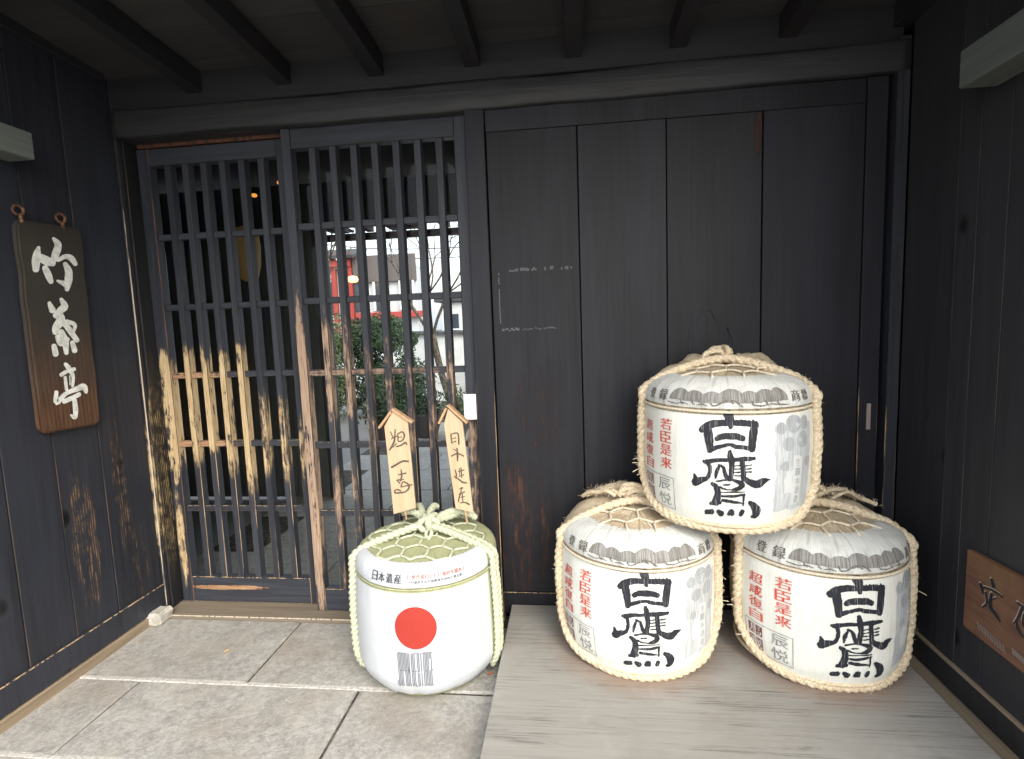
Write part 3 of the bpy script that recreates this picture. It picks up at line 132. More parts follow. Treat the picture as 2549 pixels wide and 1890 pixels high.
def wood(name, base, light, axis='z', wears=(), rough=.5, spec=.4, tan=((.46, .31, .16), (.62, .47, .27)), gs=1., fade=(.055, .055, .062), bumpd=.0012, fades=.35, redden=0.0, knots=False, soft=0, grainy=0):
    """painted or bare timber; wears = (centre, radii, strength) patches where paint has gone"""
    k = N(name); p = k.pos()
    off = k.new('ShaderNodeCombineXYZ'); r = k.math('MULTIPLY', k.rand(), 37.0)
    for i in range(3): k.put(off.inputs[i], r)
    p2 = k.vmath('ADD', p, off.outputs[0])
    sc = {'z': (38, 38, 1.6), 'x': (1.6, 38, 38), 'y': (38, 1.6, 38)}[axis]
    q = k.vmath('MULTIPLY', p2, tuple(a*gs for a in sc))
    g = k.noise(q, 1, 6, .6, 1.2)
    fine = k.noise(k.vmath('MULTIPLY', q, (5, 5, 5)), 1, 3, .6)
    big = k.noise(k.vmath('MULTIPLY', p2, tuple(a**.5 for a in sc)), .55, 4, .6)
    col = k.mix(k.rng(g, .3, .75), base, light)
    col = k.mix(k.math('MULTIPLY', k.rng(big, .42, .72), fades), col, fade)
    if redden: col = k.mix(k.math('MULTIPLY', k.rng(k.noise(p2, 2.2, 3), .5, .75), redden), col, (.06, .022, .012))
    col = k.mix(k.rng(k.rand(), 0, 1, 0, .25), col, (0, 0, 0))
    if knots:
        v = k.new('ShaderNodeTexVoronoi'); k.put(v.inputs['Vector'], k.vmath('MULTIPLY', p2, (5.5, 5.5, 3.6))); v.inputs['Scale'].default_value = 1
        kd = k.rng(v.outputs['Distance'], .06, .16, 1, 0); rg = k.math('MULTIPLY', k.rng(v.outputs['Distance'], .13, .17, 1, 0), k.rng(v.outputs['Distance'], .10, .13))
        col = k.mix(k.math('MULTIPLY', rg, .5), col, (.05, .048, .047)); col = k.mix(kd, col, (.003, .003, .0035))
    h = k.math('ADD', k.math('MULTIPLY', g, .7), k.math('MULTIPLY', fine, .3))
    if wears:
        tot = None
        for c, rad, st in wears:
            d = k.vmath('LENGTH', k.vmath('DIVIDE', k.vmath('SUBTRACT', p, c), rad))
            m = k.math('MULTIPLY', k.rng(d, .5, 1.0, 1, 0), st)
            tot = m if tot is None else k.math('MAXIMUM', tot, m)
        streak = k.math('ADD', k.math('MULTIPLY', g, 1.3), k.math('MULTIPLY', fine, .7))
        med = k.math('ADD', k.math('MULTIPLY', k.noise(k.vmath('MULTIPLY', q, (.35, .35, 1.2)), 1, 4, .6, .5), .4), k.math('MULTIPLY', k.noise(k.vmath('MULTIPLY', p2, (46, 46, 17)), 1, 4, .65), .6))
        s2 = k.math('ADD', streak, k.math('MULTIPLY', k.math('SUBTRACT', med, .5), 3.0))
        v = k.math('MULTIPLY', tot, k.math('ADD', 1.0, k.math('MULTIPLY', k.math('SUBTRACT', s2, 1.0), 1.6)))
        mk = k.rng(v, .38, .64) if not soft else k.rng(v, .25, .95)
        tc = k.mix(k.rng(fine, .35, .65), tan[0], tan[1])
        tc = k.mix(k.rng(v, .45, .85), (tan[0][0]*.45, tan[0][1]*.45, tan[0][2]*.5), tc)
        if grainy:
            wv = k.new('ShaderNodeTexWave', wave_type='BANDS', bands_direction='Y'); k.put(wv.inputs['Vector'], k.vmath('ADD', k.vmath('MULTIPLY', p2, (1, 1, .10)), (0, 0, 0))); wv.inputs['Scale'].default_value = 34; wv.inputs['Distortion'].default_value = 7; wv.inputs['Detail'].default_value = 3; wv.inputs['Detail Scale'].default_value = .6
            mk = k.math('MULTIPLY', mk, k.math('MULTIPLY', k.rng(wv.outputs[0], .40, .75), k.rng(k.noise(p2, 24, 4), .38, .60)))
        col = k.mix(mk, col, tc)
        h = k.math('SUBTRACT', h, k.math('MULTIPLY', mk, .35))
        rough = k.rng(mk, 0, 1, rough, .8)
    k.bump(h, .55, bumpd)
    return k.done(col, rough, spec)
DK, DL = (.021, .0235, .030), (.052, .059, .075)
TANL = ((.40, .27, .13), (.60, .47, .28))
TANR = ((.24, .155, .105), (.44, .32, .23))
w_door = [((-.285, .05, .84), (.045, .3, .36), 1.4), ((-.285, .07, .30), (.03, .3, .32), .55), ((-.183, .05, .88), (.042, .3, .31), 1.3), ((-.183, .09, .92), (.040, .035, .20), .75),
    ((-.106, .05, .90), (.042, .3, .28), 1.35), ((-.027, .05, .84), (.042, .3, .34), 1.15), ((.053, .05, .82), (.042, .3, .42), 1.1), ((.135, .05, .76), (.042, .3, .26), .66), ((.218, .05, .74), (.042, .3, .26), .58), ((.30, .05, .70), (.02, .3, .22), .5)]
w_right = [((.357, 0, .66), (.030, .3, .86), 1.35), ((.458, 0, 1.02), (.042, .3, .34), .66), ((.540, 0, 1.02), (.042, .3, .30), .54), ((.622, 0, .88), (.042, .3, .34), .50), ((.704, 0, .92), (.042, .3, .34), .54), ((.787, 0, .86), (.042, .3, .3), .50), ((.869, 0, .86), (.042, .3, .3), .52), ((.951, 0, .90), (.042, .3, .34), .56), ((.50, 0, .45), (.12, .3, .3), .52), ((1.03, 0, .62), (.05, .3, .34), .55), ((.45, 0, .10), (.15, .2, .2), .5)]
m_bar_l = wood('left_door_paint', DK, DL, 'z', w_door, tan=TANL, gs=1.4)
m_bar_r = wood('right_door_paint', DK, DL, 'z', w_right, tan=TANR, gs=1.4)
m_rail_l = wood('left_rail_paint', DK, DL, 'x', [((-.25, .07, .85), (.42, .3, .34), .95), ((-.10, .05, .078), (.26, .2, .014), 1.0)], tan=((.26, .13, .07), (.42, .27, .15)), gs=1.2)
m_rail_r = wood('right_rail_paint', DK, DL, 'x', [((.60, 0, .93), (.5, .3, .3), .52)], tan=((.17, .11, .08), (.32, .23, .16)), gs=1.2)
def edge_mat(name, lo=.47, hi=.6, tan=(.42, .29, .16), zt=1.3):
    k = N(name); p = k.pos(); sep = k.new('ShaderNodeSeparateXYZ'); k.put(sep.inputs[0], p)
    n = k.noise(k.vmath('MULTIPLY', p, (90, 90, 5)), 1, 4, .6)
    zf = k.rng(sep.outputs[2], zt, zt-.7, -.22, .04)
    mk = k.rng(k.math('ADD', n, zf), lo, hi)
    return k.done(k.mix(mk, (.02, .02, .023), tan), .7, .3)
m_edge = edge_mat('worn_timber_edge')
m_edge_d = edge_mat('brown_joint_edge', .45, .65, (.075, .05, .035), 2.2)
m_edge_o = edge_mat('orange_timber_edge', .36, .60, (.15, .068, .038), 2.9)
m_edge_w = edge_mat('pale_worn_edge', .42, .52, (.50, .43, .33), 1.9)
m_solid = wood('solid_door_paint', (.0074, .0076, .0100), (.0185, .0186, .0240), 'z', [((1.22, -.02, .38), (.19, .2, .42), .52), ((1.30, -.02, .85), (.15, .2, .3), .42), ((1.62, -.03, .50), (.05, .1, .1), 0), ((2.075, -.02, 1.79), (.016, .1, .10), 1.15)], tan=((.030, .017, .015), (.085, .036, .022)), fades=.65, fade=(.030, .031, .042), spec=.3, soft=1)
m_frame = wood('frame_paint', (.019, .0198, .025), (.040, .043, .054), 'z', [((-.332, 0, .62), (.02, .1, .66), .55)], tan=TANL, fades=.4)
m_jamb = wood('jamb_paint', (.010, .010, .011), (.022, .021, .021), 'z', [((-.32, .06, .60), (.1, .2, .58), .75)], tan=((.22, .15, .065), (.44, .32, .14)), gs=2.6, grainy=1)
m_lwall = wood('left_wall_paint', (.0165, .0172, .0220), (.038, .041, .054), 'z', [((-.33, -.335, .46), (.05, .085, .40), .62), ((-.33, -.17, .58), (.05, .050, .48), .62), ((-.33, -.12, .3), (.05, .07, .25), .5)], tan=((.13, .078, .036), (.34, .20, .085)), fades=.6, fade=(.042, .048, .064), gs=1.3, grainy=1, knots=True)
m_rwall = wood('right_wall_paint', (.025, .0248, .028), (.043, .0425, .047), 'z', fades=.5, fade=(.046, .045, .048), knots=True)
m_beam = wood('beam_paint', (.020, .0205, .024), (.036, .037, .042), 'x', fades=.3)
m_log = wood('weathered_beam', (.022, .022, .023), (.050, .050, .051), 'x', [], tan=((.055, .054, .050), (.085, .083, .076)), fades=.3, gs=.7, bumpd=.004)
m_raft = wood('rafter_paint', (.017, .0165, .018), (.032, .031, .033), 'y', fades=.25, redden=.15)
m_ceil = wood('ceiling_boards', (.042, .040, .039), (.066, .062, .059), 'x', fades=.25, fade=(.07, .066, .06), redden=.12)
m_sill = wood('threshold_wood', (.20, .16, .115), (.34, .28, .21), 'x', fades=.4, fade=(.30, .28, .25), rough=.8, spec=.2)
m_sill_y = wood('base_sill_wood', (.22, .16, .10), (.38, .29, .19), 'y', fades=.4, fade=(.28, .26, .22), rough=.8, spec=.2)
m_green = wood('grey_green_beam', (.105, .118, .110), (.17, .185, .17), 'y', fades=.3, fade=(.25, .29, .22), rough=.75, spec=.2)
m_inner = wood('inner_wall_boards', (.10, .105, .10), (.17, .175, .165), 'z', fades=.3, fade=(.2, .2, .19))
m_black = N('black_gap'); m_black = m_black.done((.004, .004, .005), .9, .1)
# granite slabs
def granite(name, a, b, tint):
    k = N(name); p = k.pos(); r = k.math('MULTIPLY', k.rand(), 11.)
    off = k.new('ShaderNodeCombineXYZ'); [k.put(off.inputs[i], r) for i in range(3)]
    q = k.vmath('ADD', p, off.outputs[0])
    n1 = k.noise(q, 260, 2, .7); n2 = k.noise(q, 60, 5, .75); n3 = k.noise(q, 7, 4, .6); n4 = k.noise(q, 2.2, 4, .6)
    n5 = k.noise(q, 24, 5, .7, .6)
    c = k.mix(k.rng(k.math('ADD', k.math('MULTIPLY', n2, .55), k.math('MULTIPLY', n5, .45)), .38, .62), a, b)
    c = k.mix(k.math('MULTIPLY', k.rng(n1, .56, .66), .45), c, (.10, .095, .088))
    c = k.mix(k.math('MULTIPLY', k.rng(n3, .48, .72), .55), c, tint)
    c = k.mix(k.math('MULTIPLY', k.rng(n4, .5, .68), .5), c, (.24, .20, .15))
    c = k.mix(k.rng(k.rand(), 0, 1, 0, .18), c, (.2, .195, .185))
    k.bump(k.math('ADD', n2, k.math('MULTIPLY', n3, 1.5)), .9, .004)
    return k.done(c, .75, .3)
m_slab = granite('granite', (.265, .252, .228), (.50, .485, .445), (.47, .435, .37))
m_stone = granite('foundation_stone', (.36, .34, .30), (.60, .57, .50), (.5, .45, .36))
k = N('mortar'); p = k.pos(); n = k.noise(p, 90, 4, .6); k.bump(n, .6, .003)
m_mortar = k.done(k.mix(k.rng(n, .35, .65), (.36, .34, .30), (.62, .60, .55)), .85, .2)
k = N('joint_dirt'); m_dirt = k.done(k.mix(k.rng(k.noise(k.pos(), 60, 4), .4, .6), (.045, .04, .035), (.13, .115, .095)), .9, .1)
# platform board
k = N('grey_platform_board'); p = k.pos(); q = k.vmath('MULTIPLY', p, (2.0, 55, 55))
g = k.noise(q, 1, 7, .62, 1.6); g2 = k.noise(k.vmath('MULTIPLY', q, (1.5, 3.5, 3.5)), 1, 3, .6); b1 = k.noise(p, 3.2, 5, .6, .4); b2 = k.noise(k.vmath('MULTIPLY', p, (3, 14, 14)), 1.3, 5, .65, .6)
c = k.mix(k.rng(g, .3, .7), (.275, .262, .235), (.325, .312, .282))
c = k.mix(k.math('MULTIPLY', k.rng(g2, .48, .66), k.rng(b2, .44, .64)), c, (.13, .115, .10))
c = k.mix(k.math('MULTIPLY', k.rng(k.noise(k.vmath('MULTIPLY', q, (.8, 1.6, 1.6)), 1, 5, .7, 2.2), .60, .66), .5), c, (.15, .13, .11))
c = k.mix(k.math('MULTIPLY', k.rng(b1, .50, .72), .5), c, (.205, .175, .14))
c = k.mix(k.math('MULTIPLY', k.rng(k.noise(p, 5.5, 5, .6, .8), .56, .70), .45), c, (.37, .36, .335))
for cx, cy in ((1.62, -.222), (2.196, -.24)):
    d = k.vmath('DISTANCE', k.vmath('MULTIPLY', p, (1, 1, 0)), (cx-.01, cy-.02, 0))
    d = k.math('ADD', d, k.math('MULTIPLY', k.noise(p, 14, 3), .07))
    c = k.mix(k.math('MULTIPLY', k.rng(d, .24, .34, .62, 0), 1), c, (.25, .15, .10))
k.bump(k.math('ADD', g, k.math('MULTIPLY', g2, .5)), .35, .0012)
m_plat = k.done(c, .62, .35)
k = N('platform_edge'); m_plat_e = k.done(k.mix(k.rng(k.noise(k.vmath('MULTIPLY', k.pos(), (30, 5, 30)), 1, 4), .4, .6), (.32, .305, .28), (.45, .43, .39)), .7, .3)

# ================================================================ SETTING
g = part('ground', [(-300, -300, -.022), (300, -300, -.022), (300, 300, -.022), (-300, 300, -.022)], [(0, 1, 2, 3)], granite('street_paving', (.2, .19, .18), (.3, .29, .27), (.24, .22, .2)))
tag(g, 'pale grey paving reaching away around the gate', kind='structure')
floor = box('floor', -.6, 2.9, -1.50, 6.2, -.06, -.007, m_dirt, bev=0); tag(floor, 'dirt filled bed under the granite entrance slabs', kind='structure')
rows = [(-.428, -.062, [-.36, .298, 1.16, 2.44]), (-.757, -.440, [-.36, -.085, .700, 1.48, 2.44]), (-1.10, -.769, [-.36, .40, 1.16, 1.95, 2.44]), (-1.48, -1.112, [-.36, .05, .85, 1.65, 2.44])]
yy = .07
while yy < 6: rows.append((yy, yy+.52, [-.6+.3*(int(yy*2) % 2), .2+.3*(int(yy*2) % 2), 1.0, 1.8, 2.9])); yy += .53
for y0, y1, xs in rows:
    for a, b in zip(xs[:-1], xs[1:]):
        o = box('slab', a+.004, b-.004, y0, y1, -.05, 0, m_slab, floor, bev=.004, jit=.0012)
for y, x0, x1 in ((-.434, -.34, .95), (-.763, -.34, 1.15), (-1.106, -.34, 1.15)):
    v = []; f = []; n = 60
    for i in range(n+1):
        x = x0+(x1-x0)*i/n; a = .0055+.003*noise.noise((x*20, y, 0)); b = .0055+.003*noise.noise((x*20, y, 5)); h = .0005+.002*noise.noise((x*30, 1, 0))
        v += [(x, y-a-.002, -.004), (x, y-a, h), (x, y+b, h), (x, y+b+.002, -.004)]
        if i: f += [(4*i-4+j, 4*i+j, 4*i+j+1, 4*i+j+1-4) for j in range(3)]
    tag(part('mortar_joint', v, f, m_mortar, floor), kind=None)
th = box('threshold', -.318, 1.13, -.058, .062, -.05, .012, [m_sill, m_edge_w], bev=.003)
tag(th, 'worn bare wooden door sill running under the lattice doors', 'door sill')
# foundation stone
st = boxmesh('foundation_stone', .085, .085, .055, m_stone, .012); bm = bmesh.new(); bm.from_mesh(st); bmesh.ops.subdivide_edges(bm, edges=bm.edges[:], cuts=2, use_grid_fill=True)
for v in bm.verts: v.co += v.normal*.007*noise.noise(v.co*40) + Vector((0, 0, 0))
bm.to_mesh(st); bm.free()
o = link('foundation_stone', st, None, (-.315, -.085, .022)); tag(o, 'small pale rough stone block at the foot of the left door post', 'stone')
# left wall
lw = thing('left_wall', 'black board wall on the left that carries the hanging name board', 'wall', (-.35, -.7, 0))
ys = [-.022, -.238, -.412, -.578, -.75, -.93, -1.10, -1.28, -1.45]
for a, b in zip(ys[:-1], ys[1:]): box('plank', -.36, -.335+random.uniform(-.001, .001), b+.0015, a-.0015, .13, 2.30, [m_lwall, m_edge_d], lw, .0018)
box('skirting', -.36, -.325, -1.45, -.022, .038, .132, [m_lwall, m_edge], lw, .003)
box('base_sill', -.375, -.318, -1.45, -.045, -.02, .036, m_sill_y, lw, .003)
box('wall_plate', -.36, -.315, -1.45, -.05, 2.155, 2.24, [m_raft, m_edge_d], lw, .003)
box('backing', -.40, -.362, -1.46, .12, -.02, 2.35, m_black, lw, 0)
o = box('corner_post', -.362, -.326, -.020, .002, .03, 2.25, [m_frame, m_edge_w], None, .003); tag(o, 'slim black corner post where the left wall meets the doorway, with a pale worn edge', 'post')
o = box('door_jamb', -.362, -.318, .0035, .11, .013, 1.95, [m_jamb, m_edge_d], None, .002); tag(o, 'black door jamb with yellow scuffs left of the lattice doors', 'door jamb')
o = box('bracket_beam', -.334, -.24, -1.4, -.435, 1.742, 1.824, [m_green, m_green], None, .003); tag(o, 'grey green square beam end high on the left wall above the name board', 'beam', 'grey green beams on the side walls')
# right wall
rw = thing('right_wall', 'black knotty board wall on the right beside the stacked barrels', 'wall', (2.55, -.7, 0))
ys = [-.036, -.272, -.352, -.455, -.63, -.80, -.98, -1.16, -1.45]
for a, b in zip(ys[:-1], ys[1:]): box('plank', 2.545+random.uniform(-.001, .001), 2.57, b+.0012, a-.0012, .10, 2.30, [m_rwall, m_edge_d], rw, .0012)
box('skirting', 2.541, 2.57, -1.45, -.036, .012, .0935, m_rwall, rw, .002)
box('skirting_cap', 2.535, 2.57, -1.45, -.036, .095, .1035, m_sill_y, rw, .001)
box('base_sill', 2.46, 2.5445, -1.45, -.036, -.02, .011, m_sill_y, rw, .002)
box('wall_plate', 2.525, 2.57, -1.45, -.036, 2.155, 2.24, [m_raft, m_edge_d], rw, .003)
box('backing', 2.572, 2.61, -1.46, .12, -.02, 2.35, m_black, rw, 0)
o = box('bracket_beam', 2.45, 2.544, -1.4, -.40, 1.745, 1.840, [m_green, m_green], None, .003); tag(o, 'grey green square beam end high on the right wall above the stacked barrels', 'beam', 'grey green beams on the side walls')
o = box('corner_post', 2.505, 2.544, -.034, .03, .03, 2.06, [m_frame, m_edge], None, .003); tag(o, 'slim black corner post right of the solid board door', 'post')
# ceiling
SL = .058
def zc(y, z): return z - SL*y
ce = thing('ceiling', 'dark boarded porch ceiling sloping up over the doorway', 'ceiling', (1.1, -.7, 2.2)); ce['kind'] = 'structure'; del ce['category']
def slab_y(name, x0, x1, y0, y1, z0, z1, m, parent, bev=.003):
    v = [(x, y, zc(y, z)) for z in (z0, z1) for y in (y0, y1) for x in (x0, x1)]
    f = [(0, 2, 3, 1), (4, 5, 7, 6), (0, 1, 5, 4), (2, 6, 7, 3), (0, 4, 6, 2), (1, 3, 7, 5)]
    return part(name, v, f, m, parent)
y = .10; i = 0
while y > -1.45:
    w_ = random.uniform(.15, .2); slab_y('ceiling_board', -.36, 2.57, y-w_+.0025, y, 2.168+.001*(i % 3), 2.185, m_ceil, ce); y -= w_; i += 1
for kx in range(-5, 4):
    x = 1.452+kx*.357
    if x < -.3 or x > 2.6: continue
    slab_y('rafter', x-.028, x+.028, -1.42, .05, 2.092, 2.166, m_raft, ce)
rf = box('roof', -.5, 2.7, -1.5, 1.9, 2.42, 2.47, m_beam, None, 0); tag(rf, 'dark roof deck above the porch ceiling', kind='structure')
# lintel group
hb = box('head_beam', -.335, 2.53, -.015, .09, 2.047, 2.20, [m_beam, m_beam], None, .004); tag(hb, 'plain black head beam below the rafters', 'beam')
v = []; f = []; n = 90; sec = 16
for i in range(n+1):
    x = -.325+2.865*i/n; t = i/n
    sag = -.010*sin(pi*t)+.004*noise.noise((x*3, 0, 0)); ry = .030+.004*noise.noise((x*2, 4, 0)); rz = .049+.004*noise.noise((x*2.5, 8, 0))
    for j in range(sec):
        a = 2*pi*j/sec; c_, s_ = cos(a), sin(a)
        c_ = math.copysign(abs(c_)**.28, c_); s_ = math.copysign(abs(s_)**.28, s_)
        v.append((x, -.010+ry*c_+.002*noise.noise((x*9, j, 0)), 1.998+sag+rz*s_+.002*noise.noise((x*7, j, 3))))
    if i: f += [(sec*(i-1)+j, sec*(i-1)+(j+1) % sec, sec*i+(j+1) % sec, sec*i+j) for j in range(sec)]
f += [tuple(range(sec-1, -1, -1)), tuple(range(sec*n, sec*n+sec))]
lg = part('lintel_log', v, f, m_log, None, True); tag(lg, 'rough weathered timber running across the top of the doors', 'beam')
li = box('door_head', -.318, 2.503, .012, .11, 1.947, 2.045, [m_beam, m_edge_o], None, .002); tag(li, 'black door head board with an orange worn lower edge', 'beam')
box('track', -.30, .36, .052, .10, 1.933, 1.9465, m_edge_o, li, .001)

# ================================================================ DOORS
def lattice(name, label, x0, sl, bars, x1, sr, yf, zb, zt, mb, mr, rails, botrail, toprail):
    d = thing(name, label, 'sliding door', ((x0+x1)/2, yf, 0.013))
    D = .042
    box('stile', x0, x0+sl, yf, yf+D, zb, zt, [mb, m_edge_o if name == 'lattice_door' and x0 < 0 else m_edge], d, .002)
    box('stile', x1-sr, x1, yf, yf+D, zb, zt, [mb, m_edge], d, .002)
    box('top_rail', x0+sl, x1-sr, yf+.002, yf+D, toprail, zt, [mr, m_edge], d, .002)
    box('bottom_rail', x0+sl, x1-sr, yf+.002, yf+D, zb, botrail, [mr, m_edge], d, .002)
    me = boxmesh('bar', .027, D-.006, toprail-botrail, [mb, m_edge], .0018)
    for x in bars: link('bar', me, d, Vector((x, yf+.003+(D-.006)/2, (toprail+botrail)/2))-d.location)
    xs = [x0+sl]+[b for b in bars]+[x1-sr]
    for z in rails:
        box('rail', x0+sl-.001, x1-sr+.001, yf+.0125, yf+.032, z-.0125, z+.0125, [mr, m_edge], d, .0015)
    return d
ZR = [1.580, 1.293, 1.008, .714, .430]
ld = lattice('lattice_door', 'left lattice sliding door with bare yellow worn bars at hand height', -.309, .050, [-.183, -.106, -.027, .053, .135, .218], .320, .034, .055, .013, 1.928, m_bar_l, m_rail_l, ZR, .125, 1.862)
rd = lattice('lattice_door', 'right lattice sliding door in front, garden showing between its black bars', .338, .038, [.458, .540, .622, .704, .787, .869, .951], 1.054, .044, .003, .013, 1.944, m_bar_r, m_rail_r, ZR, .108, 1.868)
ld['group'] = rd['group'] = 'lattice sliding doors'
# bottom rail kick board of the right door
# glass behind the bars
k = N('pane_glass'); fr = k.new('ShaderNodeFresnel'); fr.inputs[0].default_value = 1.18
tr = k.new('ShaderNodeBsdfTransparent'); tr.inputs[0].default_value = (.86, .88, .88, 1); gl = k.new('ShaderNodeBsdfGlossy'); gl.inputs['Roughness'].default_value = .02
mx = k.new('ShaderNodeMixShader'); k.l.new(fr.outputs[0], mx.inputs[0]); k.l.new(tr.outputs[0], mx.inputs[1]); k.l.new(gl.outputs[0], mx.inputs[2]); k.l.new(mx.outputs[0], k.out.inputs[0]); m_glass = k.m
box('glass_pane', -.262, .288, .0985, .1015, .10, 1.90, m_glass, ld, 0)
box('glass_pane', .374, 1.012, .0465, .0495, .10, 1.90, m_glass, rd, 0)
# solid door
sd_ = thing('board_door', 'solid black board sliding door behind the stacked barrels', 'sliding door', (1.78, -.02, .013))
box('stile', 1.057, 1.128, -.030, .02, .013, 1.944, [m_solid, m_edge], sd_, .0022)
xs = [1.131, 1.458, 1.767, 2.089, 2.418]
for i, (a, b) in enumerate(zip(xs[:-1], xs[1:])): box('board', a+.0013, b-.0013, -.018+.0012*((i*7) % 3), .0, .127, 1.864, [m_solid, m_black], sd_, .0015)
box('stile', 2.420, 2.484, -.022, .02, .013, 1.944, [m_solid, m_edge], sd_, .002)
box('top_rail', 1.130, 2.418, -.016, .02, 1.8655, 1.944, [m_solid, m_edge], sd_, .002)
box('bottom_rail', 1.130, 2.418, -.024, .02, .04, .126, [m_solid, m_edge], sd_, .002)
fp = box('finger_pull', 2.447, 2.461, -.0245, -.0215, .757, .850, N('pale_brown_metal').done((.30, .235, .21), .6, .4), sd_, .001)
box('door_backing', 1.06, 2.56, .022, .03, .0, 1.95, m_black, sd_, 0)
# small white label on the door edge
lb = box('paper_label', 1.008, 1.056, -.0335, -.0312, .818, .916, N('label_paper').done((.80, .80, .82), .5, .4), None, .001)
v = []; f = []
for i, (dx, dz, w_, h_) in enumerate(((.020, .080, .008, .0016), (.023, .074, .0018, .012), (.027, .060, .004, .0016), (.022, .048, .002, .002), (.028, .046, .0018, .010), (.021, .034, .009, .0016), (.024, .022, .0018, .012), (.029, .020, .0016, .009))):
    n0 = len(v); x, z = 1.008+dx, .818+dz-.004; v += [(x, -.0339, z), (x+w_, -.0339, z), (x+w_, -.0339, z+h_), (x, -.0339, z+h_)]; f.append((n0, n0+1, n0+2, n0+3))
part('faint_writing', v, f, N('faint_pencil').done((.42, .44, .52), .6, .3), lb)
tag(lb, 'small white upright label stuck at the edge between lattice door and board door', 'label')

# tape marks on the board door
def flecks(name, pts, m, parent, y=-.0195):
    v = []; f = []
    for (x, z, w_, h_) in pts:
        n0 = len(v); j = lambda: random.uniform(-.25, .25)
        v += [(x+w_*j()*.3, y, z+h_*j()*.3), (x+w_, y, z+h_*j()*.3), (x+w_*(1+j()*.3), y, z+h_), (x, y, z+h_*(1+j()*.3))]; f.append((n0, n0+1, n0+2, n0+3))
    return part(name, v, f, m, parent)
k = N('tape_residue'); m_tape = k.done((.12, .12, .127), .8, .2)
pts = [(1.192+i*.0068, 1.366+random.uniform(-.002, .002), .0066, random.uniform(.006, .013)) for i in range(36) if random.random() < (.85 if i < 16 or i > 31 else .35)]
pts += [(1.157+random.uniform(-.001, .001), 1.355-i*.0085, .0042, .009) for i in range(22) if random.random() < .85]
pts += [(1.165+i*.008, 1.150+random.uniform(-.003, .003), .008, random.uniform(.004, .010)) for i in range(8)]
pts += [(1.24+i*.008, 1.152+random.uniform(-.003, .003), .006, random.uniform(.002, .006)) for i in range(20) if random.random() < .5]
flecks('tape_residue', pts, m_tape, sd_)
k = N('chalky_scrape'); m_scr = k.done((.040, .042, .048), .85, .2)
v = []; f = []
def arc(cx, cz, rx, rz, a0, a1, w_, n=14):
    for i in range(n+1):
        a = a0+(a1-a0)*i/n; ww = w_*(.5+random.random()*.7)
        v.extend([(cx+rx*cos(a), -.0197, cz+rz*sin(a)), (cx+(rx-ww)*cos(a), -.0197, cz+(rz-ww)*sin(a))])
        if i: n0 = len(v)-4; f.append((n0, n0+1, n0+3, n0+2))
arc(1.905, 1.145, .035, .06, radians(10), radians(170), .006); arc(1.86, 1.09, .02, .06, radians(120), radians(250), .006, 8); arc(1.95, 1.08, .05, .06, radians(-30), radians(60), .005, 8); arc(1.965, 1.09, .02, .05, radians(-60), radians(60), .004, 8)
part('scrape_mark', v, f, m_scr, sd_)

# ================================================================ PLATFORM
pf = thing('display_platform', 'low grey weathered board platform under the three stacked barrels', 'platform', (1.8, -.5, 0))
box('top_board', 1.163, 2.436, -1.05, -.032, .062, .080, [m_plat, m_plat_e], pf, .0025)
box('side_board', 1.170, 1.185, -1.04, -.04, -.006, .0615, m_plat_e, pf, .001)
box('side_board', 2.41, 2.428, -1.04, -.04, -.006, .0615, m_plat_e, pf, .001)
box('back_board', 1.186, 2.409, -.055, -.04, -.006, .0615, m_plat_e, pf, .001)
box('front_board', 1.186, 2.409, -1.04, -1.025, -.006, .0615, m_plat_e, pf, .001)
# ================================================================ WRITING
def strips_to_mesh(name, data, mapf, mat, parent, off0=0.0, doff=2e-5, jit=0, fat=1.0):
    """data: rows of (ul,vl,ur,vr)*n in 0.1 mm; mapf(u,v,off)->xyz"""
    v = []; f = []
    for si, row in enumerate(data):
        n = len(row)//4
        for i in range(n):
            a, b, c, d = [q*1e-4 for q in row[4*i:4*i+4]]; ex, ez = (c-a)*(fat-1)/2, (d-b)*(fat-1)/2; a -= ex; b -= ez; c += ex; d += ez
            j1 = random.uniform(-jit, jit); j2 = random.uniform(-jit, jit)
            o = off0+si*doff
            v += [mapf(a+j1, b+j2, o), mapf((a+c)/2, (b+d)/2, o), mapf(c+j2, d+j1, o)]
            if i:
                k_ = len(v)-6; f += [(k_, k_+1, k_+4, k_+3), (k_+1, k_+2, k_+5, k_+4)]
    me = mesh(name, v, f, mat)
    return link(name, me, parent)
_tc = {}
def text_mesh(s):
    if s in _tc: return _tc[s]
    c = bpy.data.curves.new('t', 'FONT'); c.body = s; c.size = 1; c.resolution_u = 3
    o = bpy.data.objects.new('t', c); COL.objects.link(o)
    dg = bpy.context.evaluated_depsgraph_get(); me = bpy.data.meshes.new_from_object(o.evaluated_get(dg))
    vs = [tuple(v.co) for v in me.vertices]; fs = [tuple(p.vertices) for p in me.polygons]
    bpy.data.objects.remove(o); bpy.data.curves.remove(c); bpy.data.meshes.remove(me)
    if not vs: vs = [(0, 0, 0)]
    x0 = min(a[0] for a in vs); x1 = max(a[0] for a in vs); y0 = min(a[1] for a in vs); y1 = max(a[1] for a in vs)
    vs = [((a[0]-x0)/max(x1-x0, 1e-6), (a[1]-y0)/max(y1-y0, 1e-6)) for a in vs]
    _tc[s] = (vs, fs); return _tc[s]
